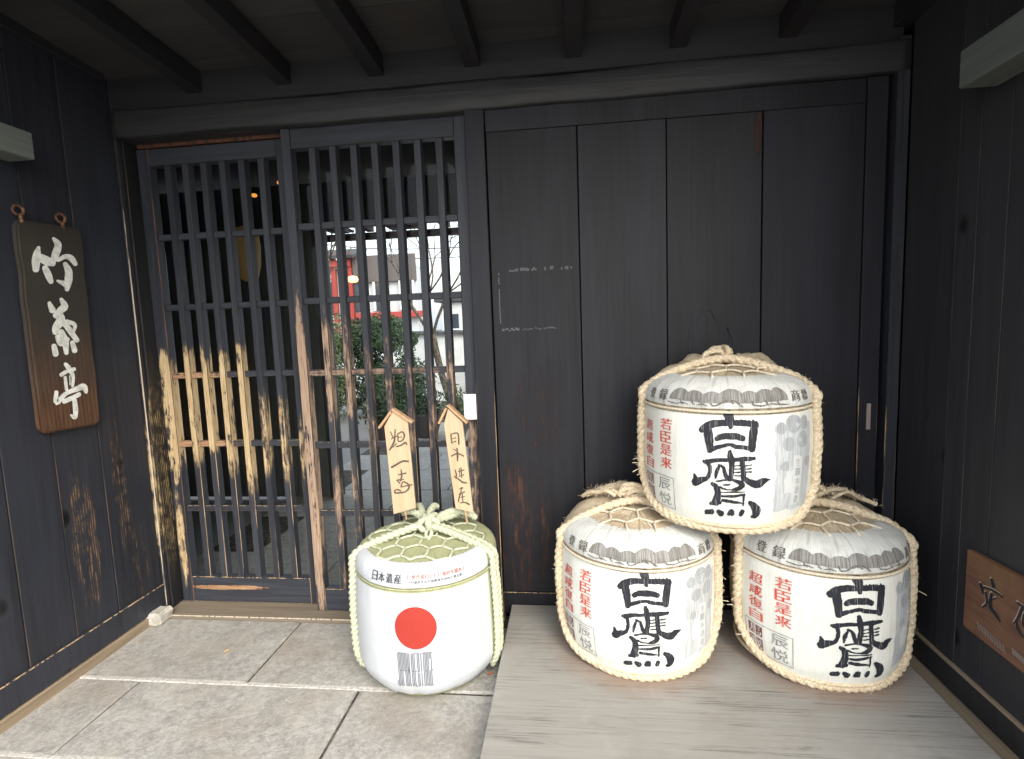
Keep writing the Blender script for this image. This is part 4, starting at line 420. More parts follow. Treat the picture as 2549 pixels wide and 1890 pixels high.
def glyphs(name, items, mapf, mat, parent, off=0.0, bold=0, jit=0):
    """items: (string, u0, v0, u1, v1) boxes"""
    v = []; f = []
    for s, u0, v0, u1, v1 in items:
        vs, fs = text_mesh(s)
        for dx in ((-bold, 0, bold) if bold else (0,)):
            n0 = len(v)
            v += [mapf(u0+(u1-u0)*a+dx+random.uniform(-jit, jit), v0+(v1-v0)*b+random.uniform(-jit, jit), off+(dx+bold)*.02) for a, b in vs]
            f += [tuple(i+n0 for i in q) for q in fs]
    return link(name, mesh(name, v, f, mat), parent)
# ================================================================ SIGNS ON THE WALLS
def plate(name, outline, axis_x, thick, mat, parent, depth_dir=-1, bev=.004):
    """outline: (y,z) list; plate from x=axis_x (face) back by thick"""
    bm = bmesh.new()
    vs = [bm.verts.new((axis_x, y, z)) for y, z in outline]
    fc = bm.faces.new(vs)
    r = bmesh.ops.extrude_face_region(bm, geom=[fc])
    for e in r['geom']:
        if isinstance(e, bmesh.types.BMVert): e.co.x -= thick*depth_dir
    bmesh.ops.recalc_face_normals(bm, faces=bm.faces[:])
    bmesh.ops.bevel(bm, geom=[e for e in bm.edges if abs(e.calc_face_angle(0)) > .7], offset=bev, segments=2, affect='EDGES')
    l = parent.location
    for v in bm.verts: v.co -= l
    me = bpy.data.meshes.new(name); bm.to_mesh(me); bm.free(); me.materials.append(mat); me.shade_smooth()
    me.set_sharp_from_angle(angle=.6)
    return link(name, me, parent)
def rounded(pts, r, n=5):
    out = []
    m = len(pts)
    for i in range(m):
        p, a, b = Vector(pts[i]), Vector(pts[i-1]), Vector(pts[(i+1) % m])
        da, db = (a-p).normalized()*r, (b-p).normalized()*r
        for j in range(n+1):
            t = j/n; out.append(tuple((p+da)*(1-t)**2+p*2*t*(1-t)+(p+db)*t*t))
    return out
k = N('name_board_wood'); p = k.pos(); q = k.vmath('MULTIPLY', p, (60, 26, 3.2)); g = k.noise(q, 1, 6, .6, 1.8); sep = k.new('ShaderNodeSeparateXYZ'); k.put(sep.inputs[0], p)
wv = k.new('ShaderNodeTexWave', wave_type='BANDS', bands_direction='Y'); k.put(wv.inputs['Vector'], k.vmath('MULTIPLY', p, (20, 26, 2.6))); wv.inputs['Scale'].default_value = .8; wv.inputs['Distortion'].default_value = 5; wv.inputs['Detail'].default_value = 2
c = k.mix(k.rng(g, .3, .7), (.065, .032, .018), (.145, .075, .042))
c = k.mix(k.math('MULTIPLY', k.rng(wv.outputs[0], .55, .85), .5), c, (.028, .013, .008))
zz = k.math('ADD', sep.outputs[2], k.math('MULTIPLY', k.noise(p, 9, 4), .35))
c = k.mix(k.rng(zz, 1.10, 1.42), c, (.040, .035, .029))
c = k.mix(k.math('MULTIPLY', k.rng(k.noise(p, 5, 4), .55, .7), .35), c, (.07, .07, .055))
k.bump(g, .4, .0015); m_nb = k.done(c, .42, .45)
k = N('white_sign_paint'); m_wp = k.done(k.mix(k.rng(k.noise(k.pos(), 60, 4), .35, .6), (.55, .56, .50), (.78, .79, .74)), .6, .3)
m_iron = N('rusty_iron'); m_iron = m_iron.done(m_iron.mix(m_iron.rng(m_iron.noise(m_iron.pos(), 90, 4), .4, .6), (.07, .035, .022), (.22, .11, .06)), .7, .4, .3)
nb = thing('name_board', 'long brown wooden board with three white brushed characters hanging on the left wall', 'sign', (-.315, -.35, .86))
def outline_noise(o_, a=.003):
    return [(y+a*noise.noise((y*30, z*9, 1)), z+a*noise.noise((y*30, z*9, 7))) for y, z in o_]
ol = [(-.461, 1.555), (-.445, 1.573), (-.240, 1.571), (-.228, 1.545)]
edge = [(-.461, 1.562), (-.229, 1.568), (-.247, .862), (-.466, .872)]
dense = []
e4 = rounded(edge, .028, 4)
for i in range(len(e4)):
    a, b = Vector(e4[i]), Vector(e4[(i+1) % len(e4)]); n = max(1, int((b-a).length/.03))
    dense += [tuple(a.lerp(b, t/n)) for t in range(n)]
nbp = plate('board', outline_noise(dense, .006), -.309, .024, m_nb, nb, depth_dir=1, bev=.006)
strips_to_mesh('lettering', SIGN_L, lambda u, v, o: (-.3083+o+.315, u+.35, v-.86), m_wp, nb, 0, 2e-5, .0004)
def torus(name, c, R_, r_, mat, parent, rot=(0, 0, 0), n=20, m=8):
    v = []; f = []; rm = Matrix.Rotation(rot[2], 3, 'Z') @ Matrix.Rotation(rot[1], 3, 'Y') @ Matrix.Rotation(rot[0], 3, 'X')
    l = parent.location if parent else Vector()
    for i in range(n):
        for j in range(m):
            a, b = 2*pi*i/n, 2*pi*j/m
            q = rm @ Vector(((R_+r_*cos(b))*cos(a), (R_+r_*cos(b))*sin(a), r_*sin(b)))+Vector(c)-l
            v.append(tuple(q)); f.append((i*m+j, ((i+1) % n)*m+j, ((i+1) % n)*m+(j+1) % m, i*m+(j+1) % m))
    return link(name, mesh(name, v, f, mat, True), parent)
def cyl(name, a, b, ra, rb, mat, parent=None, n=10, world=True):
    a, b = Vector(a), Vector(b); d = (b-a).normalized(); s = d.orthogonal().normalized(); t = d.cross(s)
    l = parent.location if (parent and world) else Vector()
    v = [tuple(p_+(s*cos(2*pi*i/n)+t*sin(2*pi*i/n))*r_-l) for p_, r_ in ((a, ra), (b, rb)) for i in range(n)]
    f = [(i, (i+1) % n, n+(i+1) % n, n+i) for i in range(n)]+[tuple(range(n-1, -1, -1)), tuple(range(n, 2*n))]
    return link(name, mesh(name, v, f, mat), parent)
for y, z in ((-.441, 1.592), (-.299, 1.594)):
    h = torus('eye_hook', (-.318, y, z), .0145, .0048, m_iron, nb, (radians(90), 0, radians(78)))
    cyl('hook_shank', (-.318, y+.004, z-.013), (-.316, y+.006, z-.045), .006, .006, m_iron, nb)
# brown plaque on the right wall
k = N('plaque_wood'); p = k.pos(); g = k.noise(k.vmath('MULTIPLY', p, (40, 6, 50)), 1, 6, .6, 1.0)
c = k.mix(k.rng(g, .3, .7), (.125, .058, .038), (.20, .10, .062)); c = k.mix(k.math('MULTIPLY', k.rng(k.noise(p, 9, 4), .45, .65), .6), c, (.21, .12, .055))
k.bump(g, .5, .002); m_pq = k.done(c, .65, .3)
pq = thing('closing_day_plaque', 'reddish brown wooden plaque with dark carved characters low on the right wall', 'sign', (2.54, -.6, .37))
plate('board', [(-.404, .487), (-.402, .254), (-.90, .250), (-.90, .505)], 2.529, .016, m_pq, pq, depth_dir=-1, bev=.0025)
strips_to_mesh('lettering', SIGN_R, lambda u, v, o: (2.5275-o-2.54, u+.6, v-.37), N('carved_ink').done((.016, .018, .024), .5, .4), pq, .0, 3e-5)
strips_to_mesh('lettering_highlight', [[(q+(34 if i % 2 == 0 else 18) if i % 2 == 0 else q+22) for i, q in enumerate(r_)] for r_ in SIGN_R[:11]], lambda u, v, o: (2.5285-o-2.54, u+.6, v-.37), N('carved_highlight').done((.42, .34, .27), .6, .3), pq, .0, 1e-5)  # highlight on the carved strokes put in as pale offset colour
strips_to_mesh('small_lettering', SIGN_S, lambda u, v, o: (2.528-o-2.54, u+.6, v-.37), N('faded_white').done((.24, .20, .17), .7, .3), pq, .0, 3e-5)

# ================================================================ ROPES
def tube_path(P, R, n_c=12, lobes=3, twist=0.0, lobe_amp=.22, closed=False, jit=0, step=.004):
    pts = [Vector(p) for p in P]
    # resample Catmull-Rom
    out = []; m = len(pts)
    for i in range(m-1 if not closed else m):
        a = pts[(i-1) % m] if (closed or i > 0) else pts[0]*2-pts[1]
        b = pts[i % m]; c_ = pts[(i+1) % m]
        d = pts[(i+2) % m] if (closed or i+2 < m) else pts[-1]*2-pts[-2]
        n = max(2, int((c_-b).length/step))
        for j in range(n):
            t = j/n; out.append(.5*((2*b)+(c_-a)*t+(2*a-5*b+4*c_-d)*t*t+(3*b-a-3*c_+d)*t**3))
    if not closed: out.append(pts[-1])
    v = []; f = []; up_ = None; s_ = 0; M_ = len(out)
    for i, p_ in enumerate(out):
        t = ((out[(i+1) % M_] if (closed or i < M_-1) else p_)-(out[i-1] if (closed or i > 0) else p_)).normalized()
        if up_ is None: up_ = t.orthogonal().normalized()
        up_ = (up_-t*up_.dot(t)).normalized(); w_ = t.cross(up_)
        if i: s_ += (p_-out[i-1]).length
        rj = R*(1+jit*noise.noise((s_*30, R*999, len(P))))
        for j in range(n_c):
            a = 2*pi*j/n_c; r_ = rj*(1-lobe_amp+lobe_amp*1.25*abs(cos(lobes*.5*(a-s_*twist)))) if lobes else rj
            v.append(tuple(p_+(up_*cos(a)+w_*sin(a))*r_))
        if i: f += [((i-1)*n_c+j, (i-1)*n_c+(j+1) % n_c, i*n_c+(j+1) % n_c, i*n_c+j) for j in range(n_c)]
    if closed: f += [((M_-1)*n_c+j, (M_-1)*n_c+(j+1) % n_c, (j+1) % n_c, j) for j in range(n_c)]
    else: f += [tuple(range(n_c-1, -1, -1)), tuple((M_-1)*n_c+j for j in range(n_c))]
    return v, f, out
def join(L):
    v = []; f = []
    for a, b in L:
        n = len(v); v += a; f += [tuple(i+n for i in q) for q in b]
    return v, f
def fuzz(paths, n, rad, length, rnd, w_=.0006, curl=.5):
    """loose fibres springing from a path"""
    v = []; f = []
    for _ in range(n):
        p_ = rnd.choice(paths); d = Vector((rnd.gauss(0, 1), rnd.gauss(0, 1), rnd.gauss(0, 1))).normalized()
        q = p_+d*rad*.8; l = length*rnd.uniform(.4, 1.3); e = Vector((rnd.gauss(0, 1), rnd.gauss(0, 1), rnd.gauss(0, 1))).normalized()
        m_ = q+d*l*.5+e*l*.2; t = q+d*l*.8+e*l*curl; s = d.cross(e).normalized()*w_
        k_ = len(v); v += [tuple(q-s), tuple(q+s), tuple(m_+s), tuple(m_-s), tuple(t)]; f += [(k_, k_+1, k_+2, k_+3), (k_+3, k_+2, k_+4)]
    return v, f

# ================================================================ BARRELS
def fibre_mat(name, a, b, dark, gs=(1, 1, 1), rough=.8, amp=.6, bd=.002, spots=None):
    k = N(name); o = k.obj(); r = k.new('ShaderNodeSeparateXYZ'); k.put(r.inputs[0], o)
    ang = k.math('ARCTAN2', r.outputs[0], k.math('MULTIPLY', r.outputs[1], -1.0))
    cv = k.new('ShaderNodeCombineXYZ'); k.put(cv.inputs[0], k.math('MULTIPLY', ang, .25*330*gs[0])); k.put(cv.inputs[1], k.math('MULTIPLY', r.outputs[2], 9*gs[1]))
    rad = k.vmath('LENGTH', k.vmath('MULTIPLY', o, (1, 1, 0))); k.put(cv.inputs[2], k.math('MULTIPLY', rad, 14))
    g = k.noise(cv.outputs[0], 1, 5, .62, .4); g2 = k.noise(o, 22, 5, .6); g3 = k.noise(k.vmath('MULTIPLY', cv.outputs[0], (.22, .8, 1)), 1, 3, .5)
    c = k.mix(k.rng(g, .32, .68), a, b)
    c = k.mix(k.math('MULTIPLY', k.rng(g3, .55, .75), amp), c, dark)
    c = k.mix(k.math('MULTIPLY', k.rng(g2, .5, .75), amp*.6), c, dark)
    k.bump(k.math('ADD', g, k.math('MULTIPLY', g3, .8)), .7, bd)
    return k.done(c, rough, .15)
m_straw = fibre_mat('rice_straw', (.44, .35, .225), (.66, .56, .41), (.20, .145, .085), amp=.75)
m_top = fibre_mat('straw_top', (.42, .35, .24), (.60, .52, .38), (.2, .15, .09), amp=.7)
m_paper = fibre_mat('printed_white_mat', (.72, .715, .64), (.82, .815, .74), (.64, .62, .54), amp=.30, bd=.0010, rough=.7)
m_cap = fibre_mat('printed_white_cap', (.58, .58, .535), (.76, .76, .71), (.36, .35, .31), amp=.7, bd=.0022, rough=.75)
k = N('straw_rope'); p = k.obj(); g = k.noise(p, 160, 3, .6, .5); g2 = k.noise(p, 18, 3)
c = k.mix(k.rng(g, .35, .65), (.52, .40, .25), (.80, .69, .50)); c = k.mix(k.math('MULTIPLY', k.rng(g2, .5, .7), .35), c, (.40, .28, .16)); k.bump(g, .6, .0015); m_rope = k.done(c, .8, .15)
k = N('pale_cord'); p = k.obj(); g = k.noise(p, 200, 3, .6); k.bump(g, .5, .001); m_cord = k.done(k.mix(k.rng(g, .35, .65), (.58, .48, .34), (.78, .70, .56)), .8, .15)
k = N('loose_straw'); p = k.obj(); m_loose = k.done(k.mix(k.rng(k.noise(p, 30, 2), .4, .6), (.50, .39, .24), (.82, .73, .56)), .8, .15)
def inkmat(name, col, lo=.36, hi=.5, paper=(.66, .66, .61)):
    k = N(name); o = k.obj(); r = k.new('ShaderNodeSeparateXYZ'); k.put(r.inputs[0], o)
    ang = k.math('ARCTAN2', r.outputs[0], k.math('MULTIPLY', r.outputs[1], -1.0))
    cv = k.new('ShaderNodeCombineXYZ'); k.put(cv.inputs[0], k.math('MULTIPLY', ang, 90)); k.put(cv.inputs[1], k.math('MULTIPLY', r.outputs[2], 14)); k.put(cv.inputs[2], k.math('MULTIPLY', k.rand(), 40))
    g = k.noise(cv.outputs[0], 1, 4, .7)
    return k.done(k.mix(k.rng(g, lo, hi, .0, 1), paper, col), .6, .3)
m_ink = inkmat('black_ink', (.020, .022, .028), .32, .42, (.30, .30, .30))
m_inkg = inkmat('grey_ink', (.17, .16, .14), .40, .55, (.34, .33, .31)); m_inkb = inkmat('brown_ink', (.13, .115, .10), .3, .45)
m_red = inkmat('red_ink', (.60, .075, .045), .36, .52, (.70, .42, .36)); m_mar = inkmat('maroon_ink', (.20, .07, .06), .4, .5, (.42, .30, .28))
m_frameink = inkmat('grey_frame_ink', (.26, .25, .24), .35, .5)
m_pale = inkmat('pale_print', (.42, .44, .44), .42, .60, (.62, .64, .63)); m_pale2 = inkmat('mid_print', (.34, .355, .36), .4, .55, (.5, .52, .52)); m_white = N('print_white').done((.68, .69, .66), .7, .2)
PROF = [(0, .19), (.012, .216), (.03, .231), (.06, .241), (.10, .2465), (.15, .250), (.22, .2515), (.30, .2505), (.34, .2480), (.352, .244), (.3575, .240), (.363, .244), (.378, .2465), (.395, .2440), (.412, .2365), (.425, .225), (.434, .210), (.440, .193)]
PROFF = [(0, .178), (.010, .196), (.028, .212), (.058, .231), (.088, .2415), (.15, .2445), (.22, .2445), (.30, .243), (.35, .240), (.374, .2375), (.380, .2335), (.386, .2335), (.392, .2375), (.405, .2385), (.422, .2365), (.436, .231), (.446, .221), (.450, .208)]
DENT = [0, 0.0]
def dent(a, z): return DENT[1]*(noise.noise((sin(a)*1.5, -cos(a)*1.5, z*5+DENT[0]*7.3))+.35*noise.noise((sin(a)*5, -cos(a)*5, z*14+DENT[0]*3.1)))
def prof_r(P, z):
    if z <= P[0][0]: return P[0][1]
    for (z0, r0), (z1, r1) in zip(P[:-1], P[1:]):
        if z <= z1: return r0+(r1-r0)*(z-z0)/(z1-z0)
    return P[-1][1]
def dense(P, st=.012):
    out = [P[0]]
    for (z0, r0), (z1, r1) in zip(P[:-1], P[1:]):
        n = max(1, int(abs(z1-z0)/st)); out += [(z0+(z1-z0)*i/n, r0+(r1-r0)*i/n) for i in range(1, n+1)]
    return out
def lathe(P, na, a0=-pi, a1=pi, wob=.0015, seed=0, inner=None):
    v = []; f = []
    full = abs(a1-a0-2*pi) < 1e-6; n = na if full else na+1
    for (z, r_) in P:
        for i in range(n):
            a = a0+(a1-a0)*i/na
            rr = r_+dent(a, z)*min(1, r_/.2)+wob*noise.noise((sin(a)*9, cos(a)*9+seed, z*9))+wob*.5*noise.noise((sin(a)*60, cos(a)*60, z*4+seed))
            v.append((rr*sin(a), -rr*cos(a), z))
    for j in range(len(P)-1):
        for i in range(na):
            i2 = (i+1) % n if full else i+1
            f.append((j*n+i, j*n+i2, (j+1)*n+i2, (j+1)*n+i))
    return v, f
def patch(P, u0, u1, z0, z1, off, nu=10, nz=3, R0=.25, edge=None):
    v = []; f = []
    for j in range(nz+1):
        for i in range(nu+1):
            u = u0+(u1-u0)*i/nu; z = z0+(z1-z0)*j/nz
            if edge: u, z = edge(u, z, i/nu, j/nz)
            r_ = prof_r(P, z)+dent(u/R0, z)+off; v.append((r_*sin(u/R0), -r_*cos(u/R0), z))
    for j in range(nz):
        for i in range(nu): a = j*(nu+1)+i; f.append((a, a+1, a+nu+2, a+nu+1))
    return v, f
def hexnet(P_top, cell, rmax, rr, zf, seed=0, nc=6):
    segs = set(); h = cell
    pts = {}
    L = []
    for i in range(-5, 6):
        for j in range(-5, 6):
            cx = h*1.732*(i+.5*(j % 2)); cy = h*1.5*j
            for k_ in range(6):
                a = radians(60*k_+30); b = radians(60*k_+90)
                A = (round(cx+h*cos(a), 4), round(cy+h*sin(a), 4)); B = (round(cx+h*cos(b), 4), round(cy+h*sin(b), 4))
                key = tuple(sorted((A, B)))
                if key in segs: continue
                segs.add(key)
                if math.hypot(*A) < rmax and math.hypot(*B) < rmax*1.0:
                    a3 = Vector((A[0], A[1], zf(math.hypot(*A))+rr)); b3 = Vector((B[0], B[1], zf(math.hypot(*B))+rr))
                    wob = lambda q: Vector((.004*noise.noise((q.x*40+seed, q.y*40, 0)), .004*noise.noise((q.x*40, q.y*40+seed, 3)), 0))
                    a3 += wob(a3); b3 += wob(b3); m_ = (a3+b3)/2; m_.z = zf(math.hypot(m_.x, m_.y))+rr+.004*random.random()
                    e = (b3-a3)*.06
                    vv, ff, _ = tube_path([a3-e, m_, b3+e], rr*random.uniform(.85, 1.15), nc, 0, step=.012); L.append((vv, ff))
    return join(L)
K_SH = .051
def barrel(name, label, loc, rz, seed, group, ends=20):
    """straw-wrapped sake barrel with printed mats"""
    rnd = random.Random(seed); DENT[0] = seed; DENT[1] = .0060
    t = thing(name, label, 'sake barrel', loc, rz, group); t['_local'] = 1
    top = [(.444, .18), (.447, .165), (.450, .145), (.454, .12), (.459, .09), (.463, .06), (.466, .03), (.467, .0005)]
    v, f = lathe(PROF+top, 150, wob=.004, seed=seed)
    for i in range(150*(len(PROF)-3), len(v)):      # heaped straw towards the back
        x, y, z = v[i]; h = max(0, min(1, (y-.0)/.11)); rr = math.hypot(x, y)
        z += .040*h*(1-max(0, rr-.17)/.06)*(.8+.9*noise.noise((x*14, y*14, seed))) + .006*h*noise.noise((x*70, y*70, seed)); v[i] = (x, y, z); f.append(tuple(range(149, -1, -1)))
    link('straw_mat', mesh('straw_mat', v, f, m_straw, True), t)
    AL, AR = radians(-79), radians(68)
    Pb = [(z, r_+.0035) for z, r_ in PROF if .02 <= z <= .345]+[(.3485, .2485)]
    Pb = [(.026, .2325)]+[q for q in Pb if q[0] > .03]
    v, f = lathe(dense(Pb), 110, AL, AR, .0008, seed+3); link('front_mat', mesh('front_mat', v, f, m_paper, True), t)
    Pc = [(.3665, .2500), (.378, .2510), (.395, .2485), (.412, .2410), (.425, .2295), (.434, .2150), (.4415, .198), (.4465, .180), (.449, .162)]
    v, f = lathe(Pc, 150, AL, AR, .0014, seed+5)
    nrow = 151
    for i in range(nrow):     # frayed inner edge running into the straw top
        for row in (-1, -2):
            k_ = len(v)+row*nrow+i if row == -1 else len(v)-2*nrow+i
            x, y, z = v[k_]; s = 1+(.10 if row == -1 else .04)*noise.noise((i*.31, row, seed))+(.05 if row == -1 else .0)*noise.noise((i*1.7, row, seed)); v[k_] = (x*s, y*s, z+.0015*rnd.random())
    link('cap_mat', mesh('cap_mat', v, f, m_cap, True), t)
    # cords
    ring = [(.2515*sin(a), -.2515*cos(a), .3575) for a in [2*pi*i/40 for i in range(40)]]
    v, f, _ = tube_path(ring, .0042, 6, 0, closed=True); link('binding_cord', mesh('binding_cord', v, f, m_cord, True), t)
    ring = [(.2335*sin(a), -.2335*cos(a), .0235) for a in [2*pi*i/40 for i in range(40)]]
    v, f, _ = tube_path(ring, .006, 7, 0, closed=True, jit=.3); link('base_cord', mesh('base_cord', v, f, m_rope, True), t)
    zf = lambda r_: .469-.027*min(1.3, (r_/.19))**1.3
    v, f = hexnet(None, .050, .195, .0040, zf, seed); link('net_cord', mesh('net_cord', v, f, m_cord, True), t)
    # carrying rope: up both sides, over the middle of the top, forward under the base
    R = .0140
    pth = []
    def P_(a, z, dr=.012): r_ = prof_r(PROF, z)+dent(a, z)+dr; return Vector((r_*sin(a), -r_*cos(a), z))
    def flank(a_s, sd):
        side = [P_(a_s+.03*noise.noise((z_*8, sd, 0)), z_, .013) for z_ in [.395-(.395-.12)*i/11 for i in range(12)]]
        return side+[P_(a_s*(1-s_), zz, .010) for s_, zz in ((.06, .085), (.16, .055), (.30, .032), (.48, .018), (.66, .012), (.83, .010))]
    right = flank(radians(68), seed); left = flank(radians(-79), seed+9)
    arch = [Vector((x, -.008-.04*(abs(x)/.2)**1.5+.006*noise.noise((x*9, seed, 1)), .490-.058*(abs(x)/.2)**1.6)) for x in (.205, .17, .13, .09, .05, 0, -.05, -.09, -.13, -.17, -.205)]
    mid = P_(0, .010, .010)
    loop = [mid]+right[::-1]+arch+left
    v, f, out = tube_path(loop, R, 18, 3, 90, .25, closed=True, jit=.10)
    rope = link('rope', mesh('rope', v, f, m_rope, True), t)
    # knot and coils in the middle
    L = []
    for i in range(4):
        c_ = Vector((rnd.uniform(-.03, .03), .01+rnd.uniform(-.01, .03), .490+.006*i)); a0 = rnd.uniform(0, pi); rx = rnd.uniform(.028, .045); rz_ = rnd.uniform(.012, .022)
        pts_ = [c_+Vector((rx*cos(a)*cos(a0), rx*cos(a)*sin(a0), rz_*sin(a)+.004)) for a in [2*pi*q/8 for q in range(8)]]
        vv, ff, _ = tube_path(pts_, .0095, 10, 3, 170, .25, closed=True, jit=.15, step=.006); L.append((vv, ff))
    v, f = join(L); link('knot', mesh('knot', v, f, m_rope, True), t)
    # tangled rope ends laid over the back of the top
    L = []; tp = []
    for i in range(ends):
        a = radians(rnd.uniform(105, 255)); r0 = rnd.uniform(.04, .11); r1 = rnd.uniform(.17, .225); a2 = a+rnd.uniform(-.7, .7)
        pts_ = [Vector(((r0+(r1-r0)*q)*sin(a+(a2-a)*q), -(r0+(r1-r0)*q)*cos(a+(a2-a)*q), .478+.0006*ends-.03*((r0+(r1-r0)*q)/.2)**2+.016*rnd.random()+.014*sin(pi*q))) for q in (0, .25, .5, .75, 1)]
        vv, ff, oo = tube_path(pts_, rnd.uniform(.006, .009), 8, 3, 190, .25, jit=.2, step=.007); L.append((vv, ff)); tp += oo
    v, f = join(L)
    if v: link('rope_end', mesh('rope_end', v, f, m_rope, True), t)
    v1 = fuzz(out, 1500, R, .011, rnd, .0004); v2 = fuzz(tp, 60*ends, .008, .018, rnd, .0005)
    rim = [Vector((r_*sin(a), -r_*cos(a), z)) for a in [2*pi*i/90 for i in range(90)] for r_, z in ((.232, .02), (.222, .012))]
    v3 = fuzz(rim, 700, .003, .010, rnd, .0004)
    topp = [Vector((r_*sin(a), -r_*cos(a), zf(r_)+.002)) for r_ in (.03, .07, .11, .14, .16) for a in [2*pi*i/40 for i in range(40)]]
    # straw laid radially on top
    L = []
    for _ in range(420):
        a = rnd.uniform(-pi, pi); r0 = rnd.uniform(.01, .12); r1 = r0+rnd.uniform(.04, .09); r1 = min(r1, .185); da = rnd.uniform(-.10, .10); w_ = rnd.uniform(.0008, .0016)/max(r1, .03)
        z0, z1 = zf(r0)+rnd.uniform(-.002, .001), zf(r1)+rnd.uniform(-.002, .002)
        L.append(([(r0*sin(a), -r0*cos(a), z0), (r1*sin(a+da-w_), -r1*cos(a+da-w_), z1), (r1*sin(a+da+w_), -r1*cos(a+da+w_), z1), (r0*sin(a+.03), -r0*cos(a+.03), z0)], [(0, 1, 2, 3)]))
    v4 = join(L); back = [P_(a, z, .002) for a in [radians(q) for q in range(86, 275, 6)] for z in (.1, .2, .3, .4, .44)]
    v5 = fuzz(back, 300, .002, .014, rnd, .0004)
    # a few long stray stems
    L = []
    for _ in range(7):
        q = rnd.choice(out); d = Vector((q.x, q.y, rnd.uniform(-.1, .1))).normalized(); s = d.cross(Vector((0, 0, 1))).normalized(); e = q+d*rnd.uniform(.02, .04)+s*rnd.uniform(-.02, .02)
        vv, ff, _ = tube_path([q, q.lerp(e, .5)+Vector((0, 0, .004)), e], .0013, 4, 0, step=.01); L.append((vv, ff))
    v, f = join([v1, v2, v3, v4, v5]+L); fz = link('loose_straw', mesh('loose_straw', v, f, m_loose), t); fz['kind'] = 'stuff'
    # ---- printing
    def mp(u, z, o):
        a = (u+K_SH)/.25; r_ = prof_r(PROF, z)+dent(a, z)+.0050+o; return (r_*sin(a), -r_*cos(a), z)
    mpc = lambda u, z, o: mp(u, z, o+.0012)
    strips_to_mesh('lettering', KANJI_A, mp, m_ink, t, 0, 2e-5, .0010, 1.10); strips_to_mesh('lettering', KANJI_B, mp, m_ink, t, 0, 2e-5, .0010, 1.10)
    items = []
    for i, ch in enumerate('若臣是来'): z = .325-.0395*i; items.append((ch, -.262, z-.034, -.218, z))
    for i, ch in enumerate('超咸復自'): z = .309-.0395*i; items.append((ch, -.350, z-.033, -.302, z))
    mps = lambda u, z, o: mp(u, z-.10*(u+.26), o)
    glyphs('red_lettering', items[:4], mp, m_red, t, .0, .0014, .0004); glyphs('red_lettering', items[4:], mp, m_red, t, .0, .0014, .0004)
    L = []
    for (a, b, c_, d) in ((-.372, .145, -.212, .1475), (-.372, .047, -.212, .0495)): L.append(patch(PROF, a+K_SH, c_+K_SH, b, d, .0050, 14, 1))
    for u in (-.372, -.2145): L.append(patch(PROF, u+K_SH, u+.0025+K_SH, .0475, .147, .00502, 1, 5))
    v, f = join(L); link('seal_frame', mesh('seal_frame', v, f, m_frameink), t)
    glyphs('seal_lettering', [('辰', -.276, .103, -.226, .139), ('悦', -.276, .056, -.226, .095)], mp, m_frameink, t, .0, .0006)
    L = [patch(PROF, a+K_SH, b+K_SH, z0, z1, .0050, 5, 2) for a, b, z0, z1 in ((-.358, -.3335, .105, .138), (-.329, -.3045, .105, .138), (-.358, -.3335, .058, .097), (-.329, -.3045, .058, .097))]
    v, f = join(L); link('seal_block', mesh('seal_block', v, f, m_mar), t)
    glyphs('seal_block_lettering', [('馬', -.354, .108, -.308, .135), ('蔵', -.354, .062, -.308, .094)], mp, m_white, t, .0003)
    # pale panel at the right with leaf discs and a vertical line of characters
    eg = lambda u, z, a, b: (u+.006*noise.noise((z*40, a*3, seed*0+2)) + (.010*noise.noise((z*25, 5, 0)) if a < .1 else 0), z+.006*noise.noise((u*40, b*3, 6)))
    v, f = patch(PROF, .072+K_SH, .205+K_SH, .070, .318, .0050, 18, 22, edge=eg); link('pale_panel', mesh('pale_panel', v, f, m_pale), t)
    L = []
    def disc(u, z, ru, rz2, off): 
        n = 18; v = [mp(u, z, off)]; v += [mp(u+ru*cos(2*pi*i/n)*(1+.05*sin(3*2*pi*i/n+u*99)), z+rz2*sin(2*pi*i/n)*(1+.05*sin(3*2*pi*i/n+u*99)), off) for i in range(n)]
        return v, [(0, i+1, (i+1) % n+1) for i in range(n)]
    for u, z, r_ in ((.090, .308, .017), (.132, .318, .026), (.172, .318, .020), (.112, .262, .020), (.165, .270, .024), (.100, .200, .014), (.190, .205, .016)): v, f = disc(u, z, r_, r_, .0003); link('leaf_print', mesh('leaf_print', v, f, m_pale2), t)
    v, f = join([patch(PROF, a+K_SH, b+K_SH, z0, z1, .0056, 4, 5, edge=eg) for a, b, z0, z1 in ((.128, .160, .085, .225), (.100, .128, .120, .185))]); link('white_patch', mesh('white_patch', v, f, m_white), t)
    glyphs('panel_lettering', [(ch, .136, .196-.027*i, .154, .218-.027*i) for i, ch in enumerate('生一本酒造')], mp, m_pale2, t, .0010, .0005)
    # cap printing: registered-trademark characters, pine band
    glyphs('cap_lettering', [('登', -.328, .381, -.296, .411), ('録', -.274, .380, -.238, .413), ('商', .128, .381, .158, .412), ('標', .168, .381, .198, .410)], mpc, m_inkb, t, .0003, .0012)
    L = []; j = 0
    for u, z, rw_, rh in ((-.195, .386, .034, .036), (-.150, .384, .034, .034), (-.100, .382, .036, .034), (-.050, .384, .040, .040), (.000, .382, .036, .036), (.045, .384, .036, .038), (.083, .386, .030, .038)):
        n = 16; v = []; f = []
        for q in range(6):
            for i in range(n+1):
                a = pi*i/n; s = (q+.0)/5
                v.append(mpc(u+rw_*cos(a)*s*(1+.03*rnd.random()), z+rh*.92*sin(a)*s+(.0015*rnd.random() if q else 0), .0004+j*.00008))
        for q in range(5):
            for i in range(n): f.append((q*(n+1)+i, q*(n+1)+i+1, (q+1)*(n+1)+i+1, (q+1)*(n+1)+i))
        L.append((v, f)); j += 1
